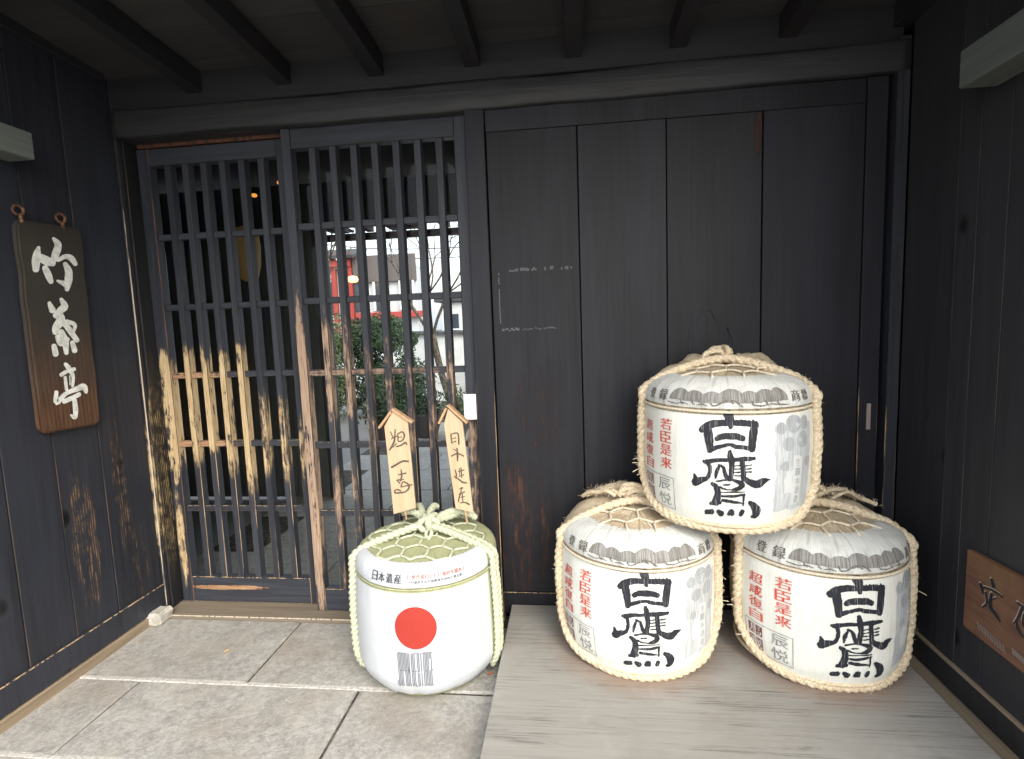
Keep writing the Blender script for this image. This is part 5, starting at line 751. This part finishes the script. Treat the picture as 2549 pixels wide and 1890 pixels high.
    v, f = join(L); link('pine_print', mesh('pine_print', v, f, m_inkg), t)
    st = []
    for u in (-.19, -.155, -.105, -.052, .005, .045, .078):
        z = .388 if u != -.052 else .394; st.append([(u-.004, z), (u, z), (u+.003, z-.008), (u+.010, z-.013)] )
    st += [[(-.10, .374), (-.085, .377), (-.068, .388), (-.052, .392), (-.035, .388), (-.025, .378), (-.018, .373)], [(-.235, .379), (-.215, .376), (-.2, .3745)], [(-.2, .376), (-.18, .380), (-.165, .375)], [(-.14, .3755), (-.125, .379), (-.11, .374)], [(.01, .378), (.03, .374), (.05, .3765)], [(.055, .380), (.085, .376), (.115, .374)]]
    data = []
    for s_ in st:
        row = []
        for i, (u, z) in enumerate(s_):
            w_ = .0019 if 0 < i < len(s_)-1 else .001; a, b = s_[max(i-1, 0)], s_[min(i+1, len(s_)-1)]; d = Vector((b[0]-a[0], b[1]-a[1])).normalized()
            row += [int((u-d.y*w_)*1e4), int((z+d.x*w_)*1e4), int((u+d.y*w_)*1e4), int((z-d.x*w_)*1e4)]
        data.append(row)
    strips_to_mesh('branch_print', data, mpc, m_inkb, t, .0012, 2e-5)
    return t
GRP = 'straw wrapped sake barrels stacked on the platform'
barrel('sake_barrel', 'straw sake barrel with big black characters, standing on top of the two others', (1.905, -.235, .550), -.204, 1, GRP, 0)
barrel('sake_barrel', 'straw sake barrel on the platform, lower left one of the stack of three', (1.62, -.222, .081), .0, 2, GRP)
barrel('sake_barrel', 'straw sake barrel on the platform, lower right one beside the right wall', (2.186, -.240, .081), .05, 3, GRP)

# ---------------------------------------------------------------- white barrel with the red disc
m_gmat = fibre_mat('green_tatami_mat', (.30, .31, .17), (.44, .45, .27), (.24, .24, .13), amp=.4, bd=.001)
k = N('smooth_white_paper'); n = k.noise(k.obj(), 7, 4); sp = k.new('ShaderNodeSeparateXYZ'); k.put(sp.inputs[0], k.obj()); lines = k.math('SINE', k.math('MULTIPLY', k.math('ARCTAN2', sp.outputs[0], sp.outputs[1]), 170.0)); k.bump(k.math('ADD', n, k.math('MULTIPLY', lines, .03)), .35, .0025); m_wpaper = k.done(k.mix(k.rng(n, .4, .7), (.56, .58, .60), (.51, .53, .55)), .55, .35)
k = N('pale_green_rope'); p = k.obj(); g = k.noise(p, 170, 3, .6, .5); k.bump(g, .5, .001); m_grope = k.done(k.mix(k.rng(g, .35, .65), (.40, .42, .29), (.58, .60, .44)), .7, .2)
DENT[0] = 9; DENT[1] = .0030
wb = thing('white_barrel', 'white barrel with a large red disc standing on the stone slabs', 'sake barrel', (.906, -.271, 0), 0); wb['_local'] = 1
top = [(.449, .195), (.451, .18), (.457, .12), (.463, .06), (.466, .0005)]
v, f = lathe(PROFF+top, 140, wob=.001, seed=9); f.append(tuple(range(139, -1, -1)))
link('mat_body', mesh('mat_body', v, f, m_gmat, True), wb)
A0, A1 = radians(-70), radians(69)
Pb = [(.030, .2160), (.040, .2235), (.06, .2345), (.088, .2445), (.15, .246), (.22, .247), (.30, .2455), (.35, .2425), (.3745, .240)]
v, f = lathe(dense(Pb), 110, A0, A1, .0007, 11)
for i in range(111):
    x, y, z = v[i]; s = 1; dz = .010*max(0, abs(i/110*2-1)-.25)**1.2+.003*noise.noise((i*.2, 0, 0))
    v[i] = (x*(1+.25*dz), y*(1+.25*dz), z+dz)
for i, (x, y, z) in enumerate(v):      # wrap folds where the sheet is tucked under
    a = math.atan2(x, -y); s = 1+.020*max(0, min(1, (.105-z)/.07))*noise.noise((a*5, z*6, 2))+.004*max(0, min(1, (z-.30)/.07))*noise.noise((a*9, z*4, 5)); v[i] = (x*s, y*s, z)
link('front_paper', mesh('front_paper', v, f, m_wpaper, True), wb)
Pc = [(.3905, .2395), (.40, .2410), (.412, .2405), (.424, .2385), (.438, .2330), (.4480, .2230), (.4535, .210), (.4545, .202)]
v, f = lathe(Pc, 120, A0, A1, .0007, 13)
for i in range(121):
    k_ = len(v)-121+i; x, y, z = v[k_]; s = 1+.020*noise.noise((i*.9, 1, 0))+.01*random.uniform(-1, 1); v[k_] = (x*s, y*s, z+.001*random.random())
link('cap_paper', mesh('cap_paper', v, f, m_wpaper, True), wb)
ring = [(.2385*sin(a), -.2385*cos(a), .383) for a in [2*pi*i/40 for i in range(40)]]
v, f, _ = tube_path(ring, .0032, 6, 0, closed=True); link('binding_cord', mesh('binding_cord', v, f, m_gmat, True), wb)
zf = lambda r_: .467-.017*min(1.2, r_/.19)
v, f = hexnet(None, .046, .205, .0044, zf, 5); link('net_cord', mesh('net_cord', v, f, m_grope, True), wb)
def PF(a, z, dr=.012): r_ = prof_r(PROFF, z)+dr; return Vector((r_*sin(a), -r_*cos(a), z))
L = []
loops = []
for sgn, aa, dy, R_ in ((1, radians(73), 0, .0115), (-1, radians(-66), 0, .0135), (1, radians(79), .022, .0105)):
    pts_ = [PF(aa, z, .012) for z in (.04, .06, .10, .16, .22, .28, .33, .37)]+[PF(aa, .400, .012), PF(aa, .425, .010)]
    x0 = pts_[-1]
    for q in (.12, .3, .5, .75, 1.0): w_ = x0.lerp(Vector((.022*sgn, -.010+dy, .500)), q); w_.z = x0.z+.006+(.498-x0.z-.006)*q**.8; w_.x += sgn*.008*sin(pi*q); pts_.append(w_)
    vv, ff, oo = tube_path(pts_, R_, 18, 3, 105, .32, jit=.04); L.append((vv, ff)); loops += oo
v, f = join(L[:1]); link('rope', mesh('rope', v, f, m_grope, True), wb)
for q_ in L[1:]: link('rope', mesh('rope', q_[0], q_[1], m_grope, True), wb)
L = []
kn = [(.012, -.008, .500, .032, .020, .2), (.022, .004, .508, .028, .018, 1.3), (.0, .0, .504, .030, .020, 2.2)]
for cx, cy, cz, rx, rz_, a0 in kn:
    pts_ = [Vector((cx+rx*cos(a)*cos(a0), cy+rx*cos(a)*sin(a0), cz+rz_*sin(a))) for a in [2*pi*q/8 for q in range(8)]]
    vv, ff, _ = tube_path(pts_, .0115, 14, 3, 110, .3, closed=True, step=.005); L.append((vv, ff))
for p_ in ([(-.005, .01, .500), (-.03, .05, .503), (-.065, .08, .512), (-.105, .095, .508), (-.112, .10, .500)], [(.0, .02, .500), (-.03, .07, .512), (-.055, .12, .520), (-.070, .135, .512)], [(.01, .01, .505), (.0, .05, .520), (.005, .095, .528), (.012, .11, .520)], [(.02, .01, .505), (.045, .05, .512), (.08, .085, .515), (.125, .10, .502), (.155, .11, .480)], [(.02, .02, .505), (.06, .06, .500), (.10, .11, .500), (.145, .12, .486)], [(.01, -.01, .49), (.008, -.03, .478), (.012, -.045, .466)], [(.02, -.01, .49), (.026, -.032, .476), (.02, -.05, .464)]):
    vv, ff, _ = tube_path(p_, .0125 if p_[0][2] > .495 else .006, 14, 3, 105, .3, step=.005); L.append((vv, ff))
v, f = join(L); link('knot', mesh('knot', v, f, m_grope, True), wb)
# small loose bits of twine on the net
def mpf(u, z, o):
    r_ = prof_r(PROFF, z)+dent(u/.245, z)+.0056+o; return (r_*sin(u/.245), -r_*cos(u/.245), z)
m_disc = N('red_disc_print'); m_disc = m_disc.done((.36, .036, .024), .45, .4)
cu, cz, ru, rz_ = .0225, .268, .064, .0665
v = []; f = []; n = 48
for q in range(8):
    for i in range(n): a = 2*pi*i/n; v.append(mpf(cu+ru*cos(a)*q/7, cz+rz_*sin(a)*q/7, .0))
for q in range(7):
    for i in range(n): f.append((q*n+i, q*n+(i+1) % n, (q+1)*n+(i+1) % n, (q+1)*n+i))
link('red_disc', mesh('red_disc', v, f, m_disc, True), wb)
m_gink = N('grey_print').done((.12, .13, .15), .6, .3); m_bink = N('dark_print').done((.06, .065, .08), .6, .3); m_rink = N('red_print').done((.55, .16, .13), .6, .3)
L = []
uL = -.0415; du = .00445; zt_, zb_ = .1885, .0755; zm = .130; w_ = .00105
def vl(u, z0, z1): L.append(patch(PROFF, u-w_, u+w_, z0, z1, .0060, 1, 14, .245))
def hl(u0, u1, z): L.append(patch(PROFF, u0-w_, u1+w_, z-.0012, z+.0012, .00605, 2, 1, .245))
def dl(u0, z0, u1, z1): 
    vv = [mpf(u0-w_, z0, 0), mpf(u0+w_, z0, 0), mpf(u1+w_, z1, 0), mpf(u1-w_, z1, 0)]; L.append((vv, [(0, 1, 2, 3)]))
def letter(ch, u):
    a, b = u, u+du
    if ch == 'J': vl(b, zb_, zt_); vl(a, zb_, zb_+.02); hl(a, b, zb_)
    if ch == 'A': vl(a, zb_, zt_); vl(b, zb_, zt_); hl(a, b, zt_); hl(a, b, zm)
    if ch == 'P': vl(a, zb_, zt_); vl(b, zm, zt_); hl(a, b, zt_); hl(a, b, zm)
    if ch == 'N': vl(a, zb_, zt_); vl(b, zb_, zt_); dl(a, zm+.012, b, zm-.012)
    if ch == 'H': vl(a, zb_, zt_); vl(b, zb_, zt_); hl(a, b, zm)
    if ch == 'E': vl(a, zb_, zt_); hl(a, b, zt_); hl(a, b, zb_); hl(a, b, zm)
    if ch == 'R': vl(a, zb_, zt_); vl(b, zm, zt_); hl(a, b, zt_); hl(a, b, zm); vl(b, zb_, zm-.006)
    if ch == 'I': vl((a+b)/2, zb_, zt_)
    if ch == 'T': vl((a+b)/2, zb_, zt_); hl(a, b, zt_)
    if ch == 'G': vl(a, zb_, zt_); hl(a, b, zt_); hl(a, b, zb_); vl(b, zb_, zm); vl(b, zt_-.02, zt_)
u = uL
for ch in 'JAPAN': letter(ch, u); u += du*2
u += .0028
for ch in 'HERITAGE': letter(ch, u); u += du*(2 if ch not in 'IT' else 1.6)
v, f = join(L); link('line_lettering', mesh('line_lettering', v, f, m_gink), wb)
glyphs('lettering', [(c_, -.122+.0285*i, .4065, -.0985+.0285*i, .4345) for i, c_ in enumerate('日本遺産')], mpf, m_bink, wb, .0003, .0007)
items = []
for i, c_ in enumerate('「伊丹諸白」と「灘の生一本」'):
    a = .006+.0134*i; items.append((c_, a, .4215, a+.0105 if c_ not in '「」' else a+.005, .4325))
glyphs('red_lettering', items, mpf, m_rink, wb, .0006, .0006)
items = [(c_, .007+.0100*i, .4075, .0148+.0100*i, .4155) for i, c_ in enumerate('下り酒が生んだ銘醸地、伊丹と灘五郷')]
glyphs('small_lettering', items, mpf, m_gink, wb, .0006, .0004)

# ---------------------------------------------------------------- wooden tags stuck into the knot
k = N('tag_wood'); p = k.pos(); g = k.noise(k.vmath('MULTIPLY', p, (70, 70, 5)), 1, 5, .6, .8); k.bump(g, .2, .0005)
m_tag = k.done(k.mix(k.rng(g, .3, .7), (.50, .36, .22), (.60, .46, .30)), .6, .3)
k = N('tag_roof_wood'); p = k.pos(); g = k.noise(k.vmath('MULTIPLY', p, (60, 60, 60)), 1, 5, .6, .8); m_tagr = k.done(k.mix(k.rng(g, .3, .7), (.42, .25, .13), (.58, .38, .22)), .6, .3)
k = N('brush_ink'); m_bi = k.done(k.mix(k.rng(k.noise(k.pos(), 150, 3), .35, .55), (.05, .038, .028), (.13, .10, .07)), .6, .3)
def ztag(label, body, roofL, roofR, data, stick):
    Y = -.22
    t = thing('wooden_tag', label, 'wooden sign', (stick[0][0], Y, stick[0][1]), 0, 'small gabled wooden tags on the white barrel')
    l = t.location
    v = [(x-l.x, Y-l.y+dy, z-l.z) for dy in (0, .009) for x, z in body]; n = len(body)
    f = [tuple(range(n-1, -1, -1)), tuple(range(n, 2*n))]+[(i, (i+1) % n, n+(i+1) % n, n+i) for i in range(n)]
    me = mesh('board', v, f, m_tag); bm = bmesh.new(); bm.from_mesh(me); bmesh.ops.recalc_face_normals(bm, faces=bm.faces[:]); bmesh.ops.bevel(bm, geom=bm.edges[:], offset=.0008, segments=1, affect='EDGES'); bm.to_mesh(me); bm.free()
    link('board', me, t)
    for (a, b) in (roofL, roofR):
        a, b = Vector((a[0], 0, a[1])), Vector((b[0], 0, b[1])); d = (b-a).normalized(); nn = Vector((-d.z, 0, d.x)); nn = nn if nn.z > 0 else -nn
        v = [tuple(q+nn*h+Vector((0, Y+dy, 0))-l) for dy in (-.009, .016) for q, h in ((a, 0), (b, 0), (b, .0075), (a, .0075))]
        f = [(0, 1, 2, 3), (7, 6, 5, 4), (0, 4, 5, 1), (1, 5, 6, 2), (2, 6, 7, 3), (3, 7, 4, 0)]
        me = mesh('roof_board', v, f, m_tagr); bm = bmesh.new(); bm.from_mesh(me); bmesh.ops.recalc_face_normals(bm, faces=bm.faces[:]); bm.to_mesh(me); bm.free(); link('roof_board', me, t)
    cyl('stick', (stick[0][0], Y+.0045, stick[0][1]), (stick[1][0], Y+.0045, stick[1][1]), .0035, .003, m_tagr, t)
    strips_to_mesh('lettering', data, lambda u, z, o: (u-l.x, Y-.0006-o-l.y, z-l.z), m_bi, t, 0, 2e-5, 0, 1.3)
    return t
ztag('left wooden tag with three brushed characters stuck into the rope of the white barrel', [(.760, .833), (.795, .888), (.845, .857), (.8565, .537), (.774, .514)], ((.745, .826), (.7925, .8835)), ((.7915, .8915), (.861, .843)), TAG_1, ((.816, .53), (.819, .492)))
ztag('right wooden tag with four brushed characters leaning behind the white barrel knot', [(.974, .835), (.9915, .893), (1.040, .843), (1.064, .521), (1.001, .535)], ((.961, .839), (.990, .8925)), ((.9885, .9025), (1.055, .8385)), TAG_2, ((1.034, .535), (1.038, .485)))

# ---------------------------------------------------------------- small litter on the floor
def leaf(x, y, rz, col, label):
    v = []; n = 8
    for i in range(n+1):
        t = i/n; w_ = .0055*sin(pi*t)**.8; v += [(-.012+.024*t, -w_, .002+.002*sin(pi*t)), (-.012+.024*t, 0, .001), (-.012+.024*t, w_, .003*t+.0015)]
    f = [(3*i+j, 3*i+3+j, 3*i+4+j, 3*i+1+j) for i in range(n) for j in (0, 1)]
    o = link('fallen_leaf', mesh('fallen_leaf', v, f, N('leaf_tan').done(col, .7, .2)), None, (x, y, .001), (0, 0, rz)); tag(o, label, 'leaf')
leaf(.115, -.27, 1.2, (.62, .42, .16), 'tiny yellow fallen leaf on the slab near the lattice door')
leaf(1.118, -.34, .4, (.50, .16, .05), 'tiny rust coloured fallen leaf beside the platform edge')

# ================================================================ INSIDE AND GARDEN BEYOND
ih = thing('inner_wall', 'dark inner wall of the passage seen behind the left lattice door', 'wall', (-.6, 1.5, 0))
x = -1.7
while x < -.34:
    w_ = .145; box('plank', x, min(x+w_-.003, -.300), 1.50, 1.525, 0, 2.15, m_inner, ih, .002); x += w_
box('post', -.296, -.225, 1.47, 1.56, 0, 2.15, [m_frame, m_edge], ih, .003)
box('post', .98, 1.06, 1.47, 1.56, 0, 2.15, [m_frame, m_edge], ih, .003)
box('plank', 1.062, 2.60, 1.50, 1.525, 0, 2.15, m_inner, ih, .002)
box('lintel', -1.70, 2.6, 1.46, 1.499, 1.874, 2.15, m_beam, ih, .003)
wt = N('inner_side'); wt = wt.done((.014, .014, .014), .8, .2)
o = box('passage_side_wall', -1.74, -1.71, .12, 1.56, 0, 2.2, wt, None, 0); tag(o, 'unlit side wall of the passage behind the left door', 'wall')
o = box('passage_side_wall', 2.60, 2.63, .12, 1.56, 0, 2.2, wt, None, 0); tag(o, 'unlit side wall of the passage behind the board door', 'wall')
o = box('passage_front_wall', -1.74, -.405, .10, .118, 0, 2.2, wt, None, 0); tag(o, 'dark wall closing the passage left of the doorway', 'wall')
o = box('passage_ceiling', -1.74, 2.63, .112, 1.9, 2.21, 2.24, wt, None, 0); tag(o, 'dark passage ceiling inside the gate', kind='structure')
# eaves beyond the opening: rafters with bright gaps, dark red fascia
ev = thing('inner_eave', 'dark red eave beam and rafter ends over the garden opening', 'eave', (.4, 1.9, 1.8))
k = N('dark_red_beam'); m_dred = k.done((.055, .016, .014), .6, .3)
box('eave_beam', -1.2, 2.2, 1.86, 1.90, 1.835, 1.885, m_dred, ev, .003)
for i in range(14): box('rafter_end', -1.0+i*.19, -.95+i*.19, 1.62, 1.86, 1.886, 1.93, m_dred, ev, .002)
for i in range(14): 
    if i % 3 == 0: box('eave_board', -1.0+i*.19, -.82+i*.19, 1.62, 2.1, 1.935, 1.95, m_black, ev, 0)
# small ochre lantern and warm bulbs inside
def emis(name, col, s): k = N(name); k.b.inputs['Emission Color'].default_value = (*col, 1); k.b.inputs['Emission Strength'].default_value = s; return k.done(col, .6, .3)
DENT[1] = 0.0
ln = thing('paper_lantern', 'ochre yellow hanging cloth lantern inside behind the left lattice', 'lantern', (-.40, .9, 1.77)); ln['_local'] = 1
LP = [(-.30, .02), (-.28, .05), (-.20, .066), (-.10, .072), (-.04, .066), (0, .05), (.01, .02)]
v, f = lathe([(z, r_) for z, r_ in LP], 24, wob=.004); link('shade', mesh('shade', v, f, emis('ochre_cloth', (.30, .19, .06), .02), True), ln)
cyl('cord', (0, 0, .01), (0, 0, .43), .003, .003, m_black, ln, 6, False)
for i, (x, z) in enumerate(((-.36, 1.96), (-.20, 2.02))):
    b_ = torus('warm_bulb', (x, .95, z), .006, .010, emis('bulb_glow', (.9, .35, .06), .35), None); tag(b_, ('small dim orange bulb high behind the left lattice, nearer the lantern', 'small dim orange bulb high beside the left door stile')[i], 'bulb')
    cyl('bulb_cord', (x, .95, z+.012), (x, .95, 2.205), .0015, .0015, m_black, b_, 5)
# garden
k = N('leaf_green'); rr_ = k.rand(); n = k.noise(k.pos(), 9, 3); c = k.mix(k.rng(n, .4, .65), (.012, .03, .010), (.045, .085, .025)); m_leaf = k.done(c, .55, .4)
k = N('leaf_light'); n = k.noise(k.pos(), 9, 3); m_leaf2 = k.done(k.mix(k.rng(n, .4, .65), (.04, .07, .02), (.13, .16, .06)), .55, .4)
k = N('bark'); m_bark = k.done(k.mix(k.rng(k.noise(k.pos(), 30, 4), .4, .6), (.05, .04, .03), (.14, .115, .09)), .85, .1)
def shrub(label, cx, cy, z0, z1, rx, ry, n, m, seed):
    rnd = random.Random(seed); t = thing('garden_shrub', label, 'shrub', (cx, cy, 0)); t['_local'] = 1; v = []; f = []
    cl = [(rnd.gauss(0, .45)*rx, rnd.gauss(0, .45)*ry, rnd.uniform(z0, z1), rnd.uniform(.10, .22)) for _ in range(60)]
    for _ in range(n):
        c_ = rnd.choice(cl); d = Vector((rnd.gauss(0, 1), rnd.gauss(0, 1), rnd.gauss(0, 1))).normalized()*c_[3]*rnd.uniform(.6, 1); q = Vector(c_[:3])+d
        if abs(q.x) > rx*1.05: continue
        a = Vector((rnd.gauss(0, 1), rnd.gauss(0, 1), rnd.gauss(0, 1))).normalized(); b = a.orthogonal().normalized(); s = rnd.uniform(.018, .04)
        k_ = len(v); v += [tuple(q-a*s), tuple(q+b*s*.35), tuple(q+a*s), tuple(q-b*s*.35)]; f.append((k_, k_+1, k_+2, k_+3))
    fo = link('foliage', mesh('foliage', v, f, m), t); fo['kind'] = 'stuff'
    for i in range(4): cyl('stem', (rnd.uniform(-.1, .1), rnd.uniform(-.1, .1), -.02), (rnd.uniform(-.5, .5)*rx, rnd.uniform(-.3, .3)*ry, z0+.2), .02, .01, m_bark, t, 7, False)
shrub('dense dark green garden bush seen through the middle of the right lattice', -1.27, 5.0, .12, 1.22, .62, .4, 14000, m_leaf, 4)
shrub('looser light green bush at the left of the garden view', -1.72, 4.6, .10, 1.30, .20, .3, 3200, m_leaf2, 5)
shrub('low dark bush by the white garden wall', -.66, 4.2, .06, .66, .36, .25, 4200, m_leaf, 6)
def bare_tree(label, x, y, h, seed, lean=0):
    rnd = random.Random(seed); t = thing('bare_tree', label, 'tree', (x, y, 0)); t['_local'] = 1; L = []
    def br(p_, d, r_, l, dep):
        if dep > 6 or r_ < .0018: return
        q = p_+d*l; m_ = (p_+q)/2+Vector((rnd.gauss(0, 1), rnd.gauss(0, 1), rnd.gauss(0, 1)))*l*.05
        vv, ff, _ = tube_path([p_, m_, q], r_, 5 if dep > 1 else 8, 0, step=l/3); L.append((vv, ff))
        for _ in range(2 if dep < 2 else 3): br(q, (d+Vector((rnd.gauss(0, .42), rnd.gauss(0, .42), rnd.gauss(.12, .25)))).normalized(), r_*rnd.uniform(.5, .68), l*rnd.uniform(.66, .86), dep+1)
    tr_ = ([], [])
    vv, ff, _ = tube_path([(0, 0, -.03), (lean*.3, 0, h*.15), (lean*.5, .02, h*.3)], .05, 9, 0, step=.2); link('trunk', mesh('trunk', vv, ff, m_bark, True), t)
    for i in range(4): br(Vector((lean*.5, .02, h*.28)), Vector((lean*.4+rnd.gauss(0, .35), rnd.gauss(0, .35), 1)).normalized(), .022, h*.20, 0)
    v, f = join(L); link('branches', mesh('branches', v, f, m_bark, True), t)
bare_tree('leafless tree with fine twigs at the right of the garden view', -.35, 5.6, 3.6, 11, -.5)
bare_tree('leafless tree behind the red building at the left of the garden view', -3.9, 8.5, 5.5, 12, .6)
gw = thing('garden_wall', 'white plastered garden wall with a dark tiled cap', 'wall', (-.3, 6.3, 0))
k = N('white_plaster'); m_pl = k.done(k.mix(k.rng(k.noise(k.pos(), 4, 4), .4, .6), (.62, .62, .61), (.74, .74, .73)), .8, .2)
box('plaster_face', -2.4, 2.5, 6.30, 6.42, -.02, 1.06, m_pl, gw, .005)
m_tile = N('grey_tile').done((.09, .095, .10), .5, .4)
for i in range(34): 
    x = -2.42+i*.146; box('cap_tile', x, x+.136, 6.20, 6.52, 1.063, 1.11+.01*(i % 2), m_tile, gw, .008)
tw = thing('townhouse', 'red framed building with white arched windows beyond the garden', 'building', (-3.4, 10, 0))
m_gw = N('pale_wall').done((.55, .56, .56), .7, .3); m_rd = N('red_frame').done((.36, .06, .05), .6, .3); m_dkr = N('dark_roof').done((.05, .05, .052), .6, .3); m_win = N('dark_window').done((.03, .04, .05), .15, .6); m_brick = N('grey_brick').done((.12, .105, .10), .8, .2)
box('wall', -5.2, -2.08, 10.0, 10.4, 0, 2.62, m_gw, tw, .01)
box('gable', -3.55, -2.06, 9.9, 9.99, 2.25, 2.86, m_brick, tw, .01)
for x in (-4.05, -3.66): box('red_pillar', x, x+.10, 9.86, 9.98, 0, 2.95, m_rd, tw, .01)
box('red_sill', -3.5, -1.9, 9.80, 9.98, 1.42, 1.56, m_rd, tw, .01)
box('red_beam', -5.2, -3.56, 9.80, 9.98, 2.62, 2.78, m_rd, tw, .01)
for i in range(5):
    x = -4.9+i*.62
    fr_ = box('window', x, x+.26, 9.94, 9.998, 1.6, 2.3, m_win, tw, .004); v = []; f = []
    for q in range(13): a = pi*q/12; v += [(x+.13+.18*cos(a), 9.93, 2.3+.18*sin(a)), (x+.13+.12*cos(a), 9.93, 2.3+.12*sin(a))]
    f = [(2*q, 2*q+1, 2*q+3, 2*q+2) for q in range(12)]
    l = tw.location+fr_.location; me = mesh('window_arch', [(a-l.x, b-l.y, c_-l.z) for a, b, c_ in v], f, m_pl); link('window_arch', me, fr_)
    box('window_frame', x-.05, x, 9.90, 9.96, 1.6, 2.3, m_pl, fr_, .002); box('window_frame', x+.26, x+.31, 9.90, 9.96, 1.6, 2.3, m_pl, fr_, .002)
rfv = [(-5.3, 9.7, 2.80), (-3.4, 9.7, 2.80), (-3.4, 10.5, 3.05), (-5.3, 10.5, 3.05), (-5.3, 9.7, 2.87), (-3.4, 9.7, 2.87), (-3.4, 10.5, 3.12), (-5.3, 10.5, 3.12)]
part('roof', rfv, [(0, 3, 2, 1), (4, 5, 6, 7), (0, 1, 5, 4), (1, 2, 6, 5), (2, 3, 7, 6), (3, 0, 4, 7)], m_dkr, tw)
for i, (x, y, z) in enumerate(((-3.30, 9.3, 2.28), (-4.12, 9.3, 2.42))):
    b_ = torus('street_lantern', (x, y, z), .05, .07, emis('lantern_glow', (1.0, .55, .18), 1.1), None, n=14, m=8); tag(b_, ('glowing orange lantern in front of the red pillar', 'glowing orange lantern at the far left of the garden view')[i], 'lantern')
    cyl('lantern_cord', (x, y, z+.06), (x, y, z+.5), .006, .006, m_black, b_, 6)
h2 = thing('far_house', 'pale grey far house with small dark windows right of the red framed building', 'building', (-1.3, 16, 0))
box('wall', -3.0, .9, 16, 17, 0, 2.0, m_gw, h2, .02); box('roof', -3.2, 1.1, 15.8, 17.2, 2.01, 2.14, m_dkr, h2, .02)
for i in range(6): w_ = box('window', -2.7+i*.6, -2.4+i*.6, 15.95, 15.998, 1.1, 1.6, m_win, h2, .004); box('window_frame', -2.72+i*.6, -2.38+i*.6, 15.93, 15.949, 1.06, 1.098, m_pl, w_, .002)
for i, z in enumerate((3.0, 3.25)):
    v, f, _ = tube_path([(-7, 12, z+.6), (-4, 12, z+.1), (-1, 12, z), (2, 12, z+.2), (5, 12, z+.7)], .012, 5, 0, step=.3)
    tag(link('overhead_wire', mesh('overhead_wire', v, f, m_black)), ('lower overhead wire crossing the sky behind the red framed building', 'upper overhead wire crossing the sky behind the red framed building')[i], 'wire')
ab = thing('amber_sign', 'amber standing panel at the foot of the white garden wall', 'sign', (.0, 5.9, 0))
box('panel', -.17, .16, 5.9, 5.93, .30, .80, emis('amber_panel', (.62, .36, .16), .08), ab, .01); box('leg', -.15, -.12, 5.9, 5.93, -.02, .295, m_black, ab, .002); box('leg', .11, .14, 5.9, 5.93, -.02, .295, m_black, ab, .002)
for i, (x, y, r_, h) in enumerate(((-.55, 3.2, .13, .22), (-.15, 3.5, .16, .26), (.22, 3.3, .12, .20))):
    t = thing('plant_pot', ('round dark plant pot at the left of the garden path', 'largest dark plant pot in the middle of the garden path', 'small dark plant pot at the right of the garden path')[i], 'plant pot', (x, y, 0), 0, 'plant pots in the garden'); t['_local'] = 1
    v, f = lathe([(0, r_*.65), (h*.5, r_*.9), (h*.92, r_), (h, r_*1.04), (h, r_*.9), (h*.85, r_*.86), (h*.85, .001)], 24, wob=.001); link('pot', mesh('pot', v, f, m_brick, True), t)
    rnd = random.Random(i); v = []; f = []
    for _ in range(420):
        q = Vector((rnd.gauss(0, .4)*r_*1.4, rnd.gauss(0, .4)*r_*1.4, h+abs(rnd.gauss(0, .16)))); a = Vector((rnd.gauss(0, 1), rnd.gauss(0, 1), rnd.gauss(.6, 1))).normalized(); b = a.orthogonal().normalized(); s = .035
        k_ = len(v); v += [tuple(q-a*s), tuple(q+b*s*.3), tuple(q+a*s), tuple(q-b*s*.3)]; f.append((k_, k_+1, k_+2, k_+3))
    fo = link('foliage', mesh('foliage', v, f, m_leaf if i != 2 else m_leaf2), t); fo['kind'] = 'stuff'
for o in list(bpy.data.objects):
    if '_local' in o: del o['_local']
